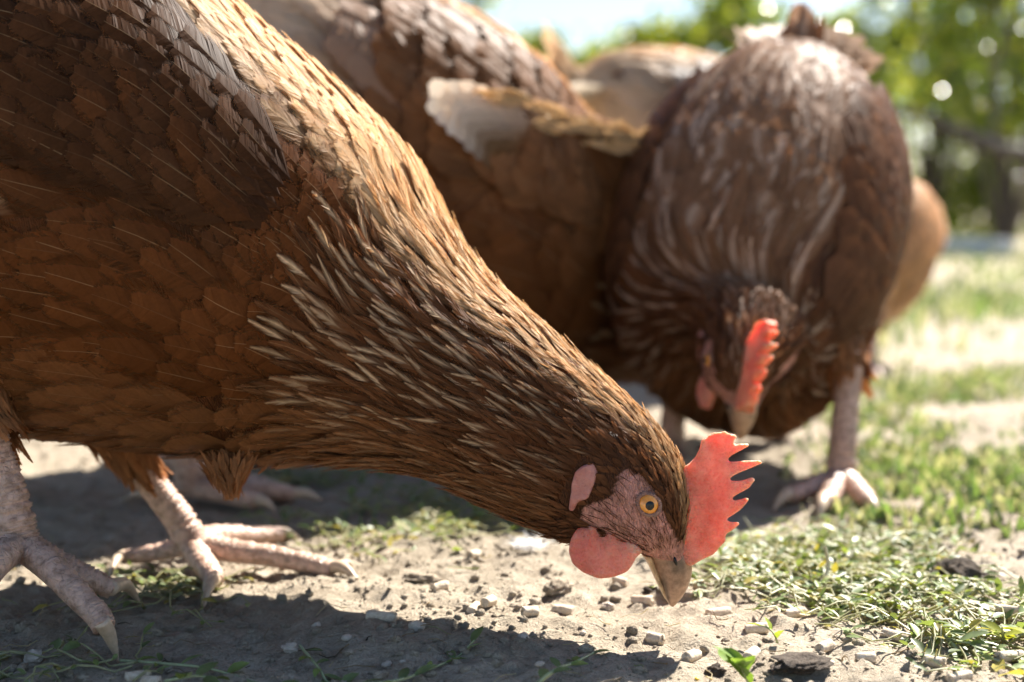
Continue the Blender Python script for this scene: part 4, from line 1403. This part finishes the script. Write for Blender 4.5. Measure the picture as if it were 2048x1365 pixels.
# white down feather caught on the ground
def down_feather():
    rg = np.random.default_rng(9)
    c = gz(gnd(1058, 1128), 0.001)
    V, T = [], []
    for i in range(260):
        a = rg.uniform(0, 2 * math.pi); e = rg.uniform(-0.1, 1.0)
        D = norm(np.array([math.cos(a) * 1.2, math.sin(a), e]))
        L = rg.uniform(0.004, 0.011); S = norm(np.cross(D, rg.normal(0, 1, 3)))
        b = c + rg.normal(0, 0.0015, 3) * np.array([1.6, 1, 0.4]) + np.array([0, 0, 0.001])
        m = b + D * L * 0.55 + rg.normal(0, 0.0008, 3)
        t = b + D * L + np.array([0, 0, -0.002]) * rg.random()
        k = len(V); w = 0.00011
        V += [b - S * w, b + S * w, m - S * w, m + S * w, t]
        T += [(k, k + 1, k + 3), (k, k + 3, k + 2), (k + 2, k + 3, k + 4)]
    o = link("down_feather", mesh_np("down_feather", np.array(V) - c, np.array(T), np.array([0.88, 0.87, 0.86])), M_DOWN, None, c)
    tag(o, "fluffy white down feather lying on the dirt left of the wattle", "feather")
down_feather()

# ------------------------------------------------------------------ weeds
def leaf_shape(L, W, fold=0.35, bend=0.25, twist=0.0):
    """Small oval leaf in its own frame: x along, y across, z up."""
    ts = np.array([0, 0.18, 0.45, 0.75, 1.0]); ws = np.array([0.12, 0.7, 1.0, 0.72, 0.0])
    V = []
    for t, w in zip(ts, ws):
        z = -bend * L * t * t
        for sg in (-1, 0, 1):
            V.append((L * t, sg * w * W, z + abs(sg) * w * W * fold))
    V = np.array(V)
    Fq = []
    for i in range(4):
        for j in range(2):
            a = i * 3 + j
            Fq.append((a, a + 3, a + 4, a + 1))
    return V, np.array(Fq)

def orient(V, D, up):
    D = norm(np.asarray(D, float)); S = norm(np.cross(up, D)); U = np.cross(D, S)
    return V[:, 0:1] * D + V[:, 1:2] * S + V[:, 2:3] * U

def leaf_col(rg, dry=0.12):
    r = rg.random()
    if r < dry: return np.array([0.42, 0.36, 0.10]) * rg.uniform(0.7, 1.1)
    if r < 0.35: return np.array([0.24, 0.31, 0.09]) * rg.uniform(0.7, 1.2)
    return np.array([0.18, 0.235, 0.10]) * rg.uniform(0.65, 1.25)

def strip(path, w, rg):
    """Thin three-sided stem."""
    path = np.asarray(path); n = len(path)
    T = norm(np.gradient(path, axis=0))
    S = norm(np.cross(T, (0.05, 0.1, 1.0))); U = np.cross(S, T)
    ww = w * np.linspace(1, 0.55, n)[:, None]
    V = np.stack([path - S * ww, path + S * ww, path + U * ww * 1.5], 1).reshape(-1, 3)
    Q = []
    for i in range(n - 1):
        for j in range(3):
            a, b = i * 3 + j, i * 3 + (j + 1) % 3
            Q.append((a, b, b + 3, a + 3))
    return V, np.array(Q)

def creep_path(rg, x, y, a, n, step, h):
    pts = []
    for i in range(n):
        pts.append((x, y, float(ground_z(x, y)) + h * (0.5 + 0.5 * math.sin(i * 1.3 + a)) + 0.001))
        a += rg.normal(0, 0.38)
        x += math.cos(a) * step; y += math.sin(a) * step
    return np.array(pts)

def ground_cover(polys, name, label, seed, per_m2, leafL=(0.0035, 0.0072), hmax=0.006):
    rg = np.random.default_rng(seed)
    LV, LF, LC, SV, SF, lo, so_ = [], [], [], [], [], 0, 0
    for poly in polys:
        W3 = np.array([gnd(*p) for p in poly])
        mn, mx = W3[:, :2].min(0), W3[:, :2].max(0)
        n = int(per_m2 * np.prod(mx - mn))
        X = rg.uniform(mn, mx, (n, 2))
        X = X[in_poly(X, W3[:, :2] + rg.normal(0, 0.002, (len(W3), 2)))]
        keep = vnoise(X[:, 0] * 30, X[:, 1] * 30, 33) > -0.26
        for x, y in X[keep]:
            a = rg.uniform(0, 2 * math.pi)
            m = rg.integers(5, 12)
            path = creep_path(rg, x, y, a, m, 0.0055, rg.uniform(0.2, 1) * hmax)
            v, f = strip(path, 0.0005, rg)
            SV.append(v); SF.append(f + so_); so_ += len(v)
            for i in range(m):
                if rg.random() < 0.38: continue
                L = rg.uniform(*leafL); Wd = L * rg.uniform(0.15, 0.27)
                D = np.array([math.cos(a + (1 if i % 2 else -1) * 1.0 + rg.normal(0, 0.5)), math.sin(a + (1 if i % 2 else -1) * 1.0 + rg.normal(0, 0.5)), rg.uniform(-0.1, 0.7)])
                v, f = leaf_shape(L, Wd, rg.uniform(0.1, 0.5), rg.uniform(0, 0.35))
                v = orient(v, D, np.array([rg.normal(0, 0.35), rg.normal(0, 0.35), 1])) + path[i]
                LV.append(v); LF.append(f + lo); lo += len(v)
                LC.append(np.tile(leaf_col(rg), (len(v), 1)))
    V = np.concatenate(LV + SV)
    Fs = np.concatenate([np.concatenate(LF), np.concatenate(SF) + lo])
    C = np.concatenate(LC + [np.tile((0.42, 0.41, 0.24), (so_, 1))])
    o = link(name, mesh_np(name, V, Fs, C), M_LEAF)
    tag(o, label, "weeds", kind="stuff")

ground_cover([[(1440, 1120), (1560, 1075), (1800, 1060), (1880, 1120), (1900, 1190), (2060, 1200), (2060, 1300), (1930, 1310), (1830, 1265), (1700, 1225), (1540, 1215), (1450, 1190)]],
             "creeping_weeds", "mat of small leaved creeping weeds right of the beak", 3, 34000)
ground_cover([[(570, 1060), (640, 1030), (820, 990), (960, 1010), (1010, 1050), (940, 1075), (820, 1090), (700, 1105), (600, 1095)], [(500, 985), (540, 940), (700, 950), (640, 985)]],
             "creeping_weeds", "patch of small leaved weeds under the near hen's neck", 4, 16000)
ground_cover([[(285, 1165), (330, 1140), (395, 1150), (390, 1195), (300, 1205)]], "creeping_weeds", "little green weed patch between the near hen's feet", 5, 34000)
ground_cover([[(-20, 1300), (120, 1290), (280, 1330), (330, 1380), (-20, 1380)]], "creeping_weeds", "dark weeds in the shade at the bottom left corner", 6, 12000)

def sprig(label, pts, seed, leaves, leafL=(0.006, 0.010), col=None, w=0.0006, wide=0.24, hs=None, stemmat=None):
    rg = np.random.default_rng(seed)
    base = gz(gnd(*pts[0]), 0)
    root = bpy.data.objects.new("weed_sprig", None); COL.objects.link(root); root.location = base
    tag(root, label, "weed", "single weed sprigs")
    P3 = []
    for i, p in enumerate(pts):
        h = (hs[i] if hs else 0.002 + 0.002 * math.sin(i * 1.7)) 
        q = gnd(p[0], p[1], h); P3.append((q[0], q[1], float(ground_z(q[0], q[1])) + h))
    n = len(pts) * 5
    path = catmull(np.array(P3), np.linspace(0, len(pts) - 1, n))
    v, f = strip(path, w, rg)
    link("stem", mesh_np("stem", v - base, f), stemmat or M_STEM, root)
    T = norm(np.gradient(path, axis=0))
    for k in range(leaves):
        i = int((k + 0.7) / leaves * (n - 1)); i = min(i, n - 1)
        L = rg.uniform(*leafL)
        sg = 1 if k % 2 else -1
        S = np.cross(T[i], (0, 0, 1.0))
        D = T[i] * rg.uniform(0.3, 0.9) + S * sg * rg.uniform(0.5, 1) + np.array([0, 0, rg.uniform(0.05, 0.6)])
        v, f = leaf_shape(L, L * wide * rg.uniform(0.8, 1.2), rg.uniform(0.15, 0.5), rg.uniform(0.05, 0.4))
        v = orient(v, D, np.array([rg.normal(0, 0.3), rg.normal(0, 0.3), 1])) + path[i] - base
        c = col if col is not None else leaf_col(rg, 0.08)
        link("leaf", mesh_np("leaf", v, f, np.array(c) * rg.uniform(0.8, 1.2)), M_LEAF, root)

sprig("small green leafy sprig standing on the dirt at the bottom, below the beak", [(1500, 1362), (1488, 1345), (1482, 1330), (1470, 1318)], 1, 8, (0.008, 0.012), (0.16, 0.26, 0.05), 0.0007, 0.26, [0.001, 0.004, 0.007, 0.009])
sprig("thick pale trailing weed stem at the lower right corner", [(1850, 1245), (1880, 1270), (1930, 1305), (1985, 1330), (2060, 1355)], 2, 12, (0.008, 0.013), None, 0.0009, 0.22)
sprig("forked thin stem above the lower right pellet", [(1865, 1262), (1920, 1285), (1990, 1300), (2055, 1325)], 3, 8, (0.007, 0.012), None, 0.0006)
sprig("long dark stem with leaves in the shade at the bottom centre", [(1075, 1362), (1110, 1340), (1150, 1322), (1192, 1296)], 4, 6, (0.005, 0.009), None, 0.0008, 0.2)
sprig("limp weed stem in the shade, bottom left of centre", [(700, 1358), (790, 1350), (860, 1335), (915, 1310), (950, 1290)], 5, 9, (0.005, 0.009), None, 0.0006, 0.2)
sprig("thin trailing stem in the shade right of the nearest claw", [(240, 1300), (330, 1312), (420, 1335), (520, 1355), (600, 1368)], 6, 8, (0.005, 0.009), None, 0.0006, 0.22)
sprig("curling weed stem in the shade by the white stones", [(600, 1275), (625, 1300), (640, 1330), (660, 1350), (720, 1362)], 7, 8, (0.005, 0.009), None, 0.0006, 0.22)
sprig("small upright leaf shoot with a yellow tip at the right edge", [(2008, 1285), (2006, 1275), (2004, 1262)], 8, 5, (0.006, 0.010), (0.34, 0.36, 0.05), 0.0006, 0.24, [0.001, 0.005, 0.010])
sprig("thin green shoot beside the level pellet below the weeds", [(1555, 1285), (1550, 1270), (1535, 1258), (1515, 1252)], 9, 3, (0.004, 0.007), (0.30, 0.38, 0.06), 0.0005, 0.2, [0.001, 0.004, 0.006, 0.006])
sprig("white bent dry stalk standing in the weeds", [(1640, 1175), (1652, 1150), (1656, 1120), (1650, 1096)], 10, 0, w=0.0011, hs=[0.001, 0.006, 0.012, 0.017], stemmat=M_DRYSTEM)
sprig("leafy weed stem in the shade at the bottom left of the white feed", [(330, 1362), (400, 1352), (450, 1362)], 11, 6, (0.007, 0.012))

# ------------------------------------------------------------------ grass
def grass(name, label, n, region, seed, hgt, wid, greens, keepfn):
    rg = np.random.default_rng(seed)
    x, y = region(rg, n)
    k = keepfn(x, y, rg)
    x, y = x[k], y[k]; n = len(x)
    z = ground_z(x, y)
    a = rg.uniform(0, 2 * math.pi, n); b = rg.uniform(0, 2 * math.pi, n)
    h = rg.uniform(*hgt, n); w = rg.uniform(*wid, n)
    lean = rg.uniform(0.1, 0.9, n) * h
    S = np.stack([np.cos(a), np.sin(a), 0 * a], -1) * w[:, None]
    Ld = np.stack([np.cos(b), np.sin(b), 0 * b], -1) * lean[:, None]
    O = np.stack([x, y, z - 0.001], -1)
    Z = np.array([0, 0, 1.0])
    V = np.stack([O - S, O + S, O + Ld * 0.3 + Z * (h * 0.55)[:, None] - S * 0.8, O + Ld * 0.3 + Z * (h * 0.55)[:, None] + S * 0.8, O + Ld + Z * (h * 0.9)[:, None]], 1)
    Q = np.array([[0, 1, 3, 2]])[None] + (np.arange(n) * 5)[:, None, None]
    T = np.array([[2, 3, 4]])[None] + (np.arange(n) * 5)[:, None, None]
    G = np.array(greens)
    c = G[rg.integers(0, len(G), n)] * rg.uniform(0.7, 1.25, n)[:, None]
    o = link(name, mesh_np(name, V.reshape(-1, 3), [Q.reshape(-1, 4), T.reshape(-1, 3)], np.repeat(c, 5, 0)), M_GRASS)
    tag(o, label, "grass", kind="stuff")

GREENS = [(0.15, 0.21, 0.075), (0.19, 0.26, 0.10), (0.11, 0.15, 0.06), (0.28, 0.32, 0.17), (0.46, 0.42, 0.30), (0.40, 0.37, 0.27)]
def near_region(rg, n):
    y = 0.62 + 0.95 * rg.random(n) ** 1.2
    return rg.uniform(-0.15, 0.62, n) * y * 1.0 + 0.02, y
def near_keep(x, y, rg):
    px = 1024 + F_PX * x / y
    m = vnoise(x * 9, y * 9, 51) + 0.6 * vnoise(x * 30, y * 30, 52)
    right = smooth(1560, 1750, px) * smooth(0.60, 0.68, y)
    bare = smooth(1.25, 1.45, y) * smooth(1.9, 1.6, y)
    p = right * (1 - 0.9 * bare) * smooth(-0.25, 0.12, m) + 0.05 * smooth(0.1, 0.3, m)
    return rg.random(len(x)) < p
grass("short_grass", "short sunlit grass and weeds right of the facing hen", 32000, near_region, 61, (0.003, 0.012), (0.0010, 0.0026), GREENS, near_keep)
def far_region(rg, n):
    y = 1.5 + 12 * rg.random(n) ** 1.8
    return rg.uniform(-0.5, 0.6, n) * y, y
def far_keep(x, y, rg):
    m = vnoise(x * 3, y * 3, 55) + 0.6 * vnoise(x * 9, y * 9, 56)
    bare = smooth(1.9, 1.6, y)
    return rg.random(len(x)) < (1 - 0.9 * bare) * smooth(-0.35, 0.1, m)
grass("lawn_grass", "rough grass growing farther back up to the bushes", 40000, far_region, 62, (0.012, 0.045), (0.0015, 0.005), GREENS, far_keep)

# ------------------------------------------------------------------ bushes, branch, board
BUSH_GREEN = [(0.13, 0.21, 0.03), (0.20, 0.30, 0.035), (0.28, 0.37, 0.04), (0.08, 0.12, 0.025), (0.42, 0.45, 0.09)]
def bush(name, label, cat, c, rx, ry, h, n, seed, leaf=(0.03, 0.055), clumps=40, base=0.05, dull=0.0):
    rg = np.random.default_rng(seed)
    c = np.array([c[0], c[1], float(ground_z(c[0], c[1]))])
    root = bpy.data.objects.new(name, None); COL.objects.link(root); root.location = c
    tag(root, label, cat, "bushes and trees behind the hens")
    # limbs
    parts = []
    tips = []
    for i in range(9):
        a = rg.uniform(0, 2 * math.pi); f = rg.uniform(0.3, 0.95)
        tip = np.array([math.cos(a) * rx * f * 0.8, math.sin(a) * ry * f * 0.8, h * rg.uniform(0.6, 0.98)])
        m1 = tip * np.array([0.25, 0.25, 0.35]) + rg.normal(0, 0.03, 3)
        m2 = tip * np.array([0.65, 0.65, 0.7]) + rg.normal(0, 0.04, 3)
        parts.append(tube_np([np.array([0, 0, -0.02]), m1, m2, tip], np.array([0.013, 0.010, 0.007, 0.003]) * (h ** 0.5), 8, 16))
        tips += [m1, m2, tip]
    V, Fs = merge(parts)
    link("trunk", mesh_np("trunk", V, Fs), M_BARK, root)
    # leaves in clumps
    cl = []
    while len(cl) < clumps:
        p = rg.uniform(-1, 1, 3); 
        if np.hypot(p[0], p[1]) > 1: continue
        zz = base + (p[2] * 0.5 + 0.5) * (1 - base)
        wdt = np.sin(math.pi * np.clip(zz * 0.8 + 0.15, 0, 1)) ** 0.6
        cl.append((p[0] * rx * wdt, p[1] * ry * wdt, zz * h, rg.uniform(0.08, 0.2) * max(rx, 0.35)))
    cl = np.array(cl)
    k = rg.integers(0, len(cl), n)
    O = cl[k, :3] + rg.normal(0, 1, (n, 3)) * cl[k, 3:4] * np.array([1, 1, 0.75])
    O[:, 2] = np.maximum(O[:, 2], 0.02)
    D = norm(rg.normal(0, 1, (n, 3)) + np.array([0, 0, 0.1])); up = norm(rg.normal(0, 0.7, (n, 3)) + np.array([0, 0, 0.9]))
    S = norm(np.cross(up, D)); U = np.cross(D, S)
    L = rg.uniform(*leaf, n)[:, None]; W = L * rg.uniform(0.28, 0.42, (n, 1))
    V = np.stack([O, O + D * L * 0.45 - S * W + U * W * 0.3, O + D * L * 0.5, O + D * L * 0.45 + S * W + U * W * 0.3, O + D * L], 1)
    T = np.array([[0, 1, 2], [0, 2, 3], [1, 4, 2], [2, 4, 3]])[None] + (np.arange(n) * 5)[:, None, None]
    G = np.array(BUSH_GREEN) * (1 - dull) + np.array([0.14, 0.15, 0.08]) * dull
    cc = G[rg.integers(0, len(G), n)] * rg.uniform(0.7, 1.2, n)[:, None]
    o = link("crown", mesh_np("crown", V.reshape(-1, 3), T.reshape(-1, 3), np.repeat(cc, 5, 0)), M_BUSH, root)

def bx(px, d): return ((px - 1024) / F_PX * d, d)
def top_z(py, d): return CAM_H + (425 - py) / F_PX * d
LEAF_N = 2.0
BUSHES = [("bush", "tall dark bush showing left of the pale tail", 540, 6.4, 0.30, -260, 2600, 60),
          ("bush", "tall bush above the middle hen's back", 900, 6.6, 0.24, -260, 2400, 60),
          ("bush", "low bush under the open sky, right of the middle hen", 1110, 6.2, 0.40, 95, 2600, 46),
          ("bush", "bright green low bush above the distant hen's back", 1290, 6.4, 0.40, 60, 2600, 46),
          ("bush", "taller bush just left of the facing hen's rump", 1470, 6.6, 0.36, 0, 2600, 50),
          ("bush", "bush hidden mostly by the facing hen", 1660, 6.7, 0.36, 40, 2200, 44),
          ("bush", "low dense bush right of the facing hen, under the branch", 1860, 7.4, 0.50, 60, 2600, 50),
          ("bush", "low bush at the right edge", 2060, 7.6, 0.54, 40, 2800, 50),
          ("bush", "bush beyond the left part of the picture behind the near hen", 250, 6.8, 0.6, -100, 2200, 50)]
for i, (nm, lab, px, d, r, ty, n, cl) in enumerate(BUSHES):
    x, y = bx(px, d)
    bush(nm, lab, "bush", (x, y), r, 0.28, top_z(ty, d), int(n * LEAF_N), 100 + i, clumps=cl, dull=0.15)
x, y = bx(2010, 5.6)
bush("small_tree", "sparse small tree at the upper right with sky between its leaves", "tree", (x, y), 0.46, 0.4, 1.5, 6000, 140, clumps=60, base=0.32)
x, y = bx(1850, 7.2)
bush("small_tree", "thin leafed tree between the facing hen's rump and the upper right corner", "tree", (x, y), 0.42, 0.4, 1.6, 4000, 141, clumps=50, base=0.45)

# fallen branch leaning through the bushes
def branch():
    d = 4.6
    pts = [at(1760, 215, d + 0.3), at(1850, 232, d + 0.1), at(1930, 268, d), at(2000, 300, d - 0.05), at(2090, 335, d - 0.1), at(2300, 430, d - 0.2)]
    pts[-1][2] = 0.0
    base = pts[-1].copy()
    V, Q, T = tube_np(np.array(pts) - base, np.array([0.008, 0.014, 0.020, 0.024, 0.027, 0.03]), 12, 50)
    V = lumpy(V, 3, 0.0) + np.random.default_rng(1).normal(0, 0.0015, V.shape)
    o = link("leaning_branch", mesh_np("leaning_branch", V, [Q, T]), M_BARK, None, base)
    tag(o, "dark bare branch slanting down to the right edge behind the hens", "branch")
    side = tube_np(np.array([at(1985, 292, d), at(1990, 180, d + 0.1), at(2010, 80, d + 0.15), at(2055, -20, d + 0.2)]) - base, np.array([0.012, 0.010, 0.010, 0.008]), 10, 30)
    link("twig", mesh_np("twig", side[0], [side[1], side[2]]), M_BARK, o)
branch()

def board():
    a, b = gnd(1900, 514), gnd(2018, 520)
    c = (a + b) / 2; L = np.linalg.norm(b - a)
    bm = bmesh.new()
    bmesh.ops.create_cube(bm, size=1.0)
    bmesh.ops.scale(bm, vec=(L, 0.06, 0.055), verts=bm.verts[:])
    bmesh.ops.bevel(bm, geom=bm.edges[:], offset=0.008, segments=2, affect='EDGES')
    me = bpy.data.meshes.new("white_block"); bm.to_mesh(me); bm.free()
    o = link("white_block", me, M_WHITE, None, (c[0], c[1], float(ground_z(c[0], c[1])) + 0.024))
    o.rotation_euler = (0, 0, math.atan2(b[1] - a[1], b[0] - a[0]))
    tag(o, "long white block lying on the grass behind the hens at right", "block")
board()


# ------------------------------------------------------------------ dry litter on the soil
def litter():
    rg = np.random.default_rng(91)
    Vs, Fs, Cs, off = [], [], [], 0
    for i in range(260):
        y = 0.40 + 0.35 * rg.random() ** 1.3
        x = rg.uniform(-0.42, 0.42) * y
        path = creep_path(rg, x, y, rg.uniform(0, 6.28), rg.integers(3, 7), rg.uniform(0.0012, 0.0036), 0.0012)
        v, f = strip(path, rg.uniform(0.00012, 0.00032), rg)
        Vs.append(v); Fs.append(f + off); off += len(v)
        c = np.array([(0.52, 0.44, 0.28), (0.30, 0.22, 0.13), (0.12, 0.09, 0.06), (0.34, 0.36, 0.18)][rg.integers(0, 4)])
        Cs.append(np.tile(c, (len(v), 1)))
    o = link("dry_litter", mesh_np("dry_litter", np.concatenate(Vs), np.concatenate(Fs), np.concatenate(Cs)), M_LEAF)
    tag(o, "bits of dry straw and root strewn on the dirt", "litter", kind="stuff")
litter()
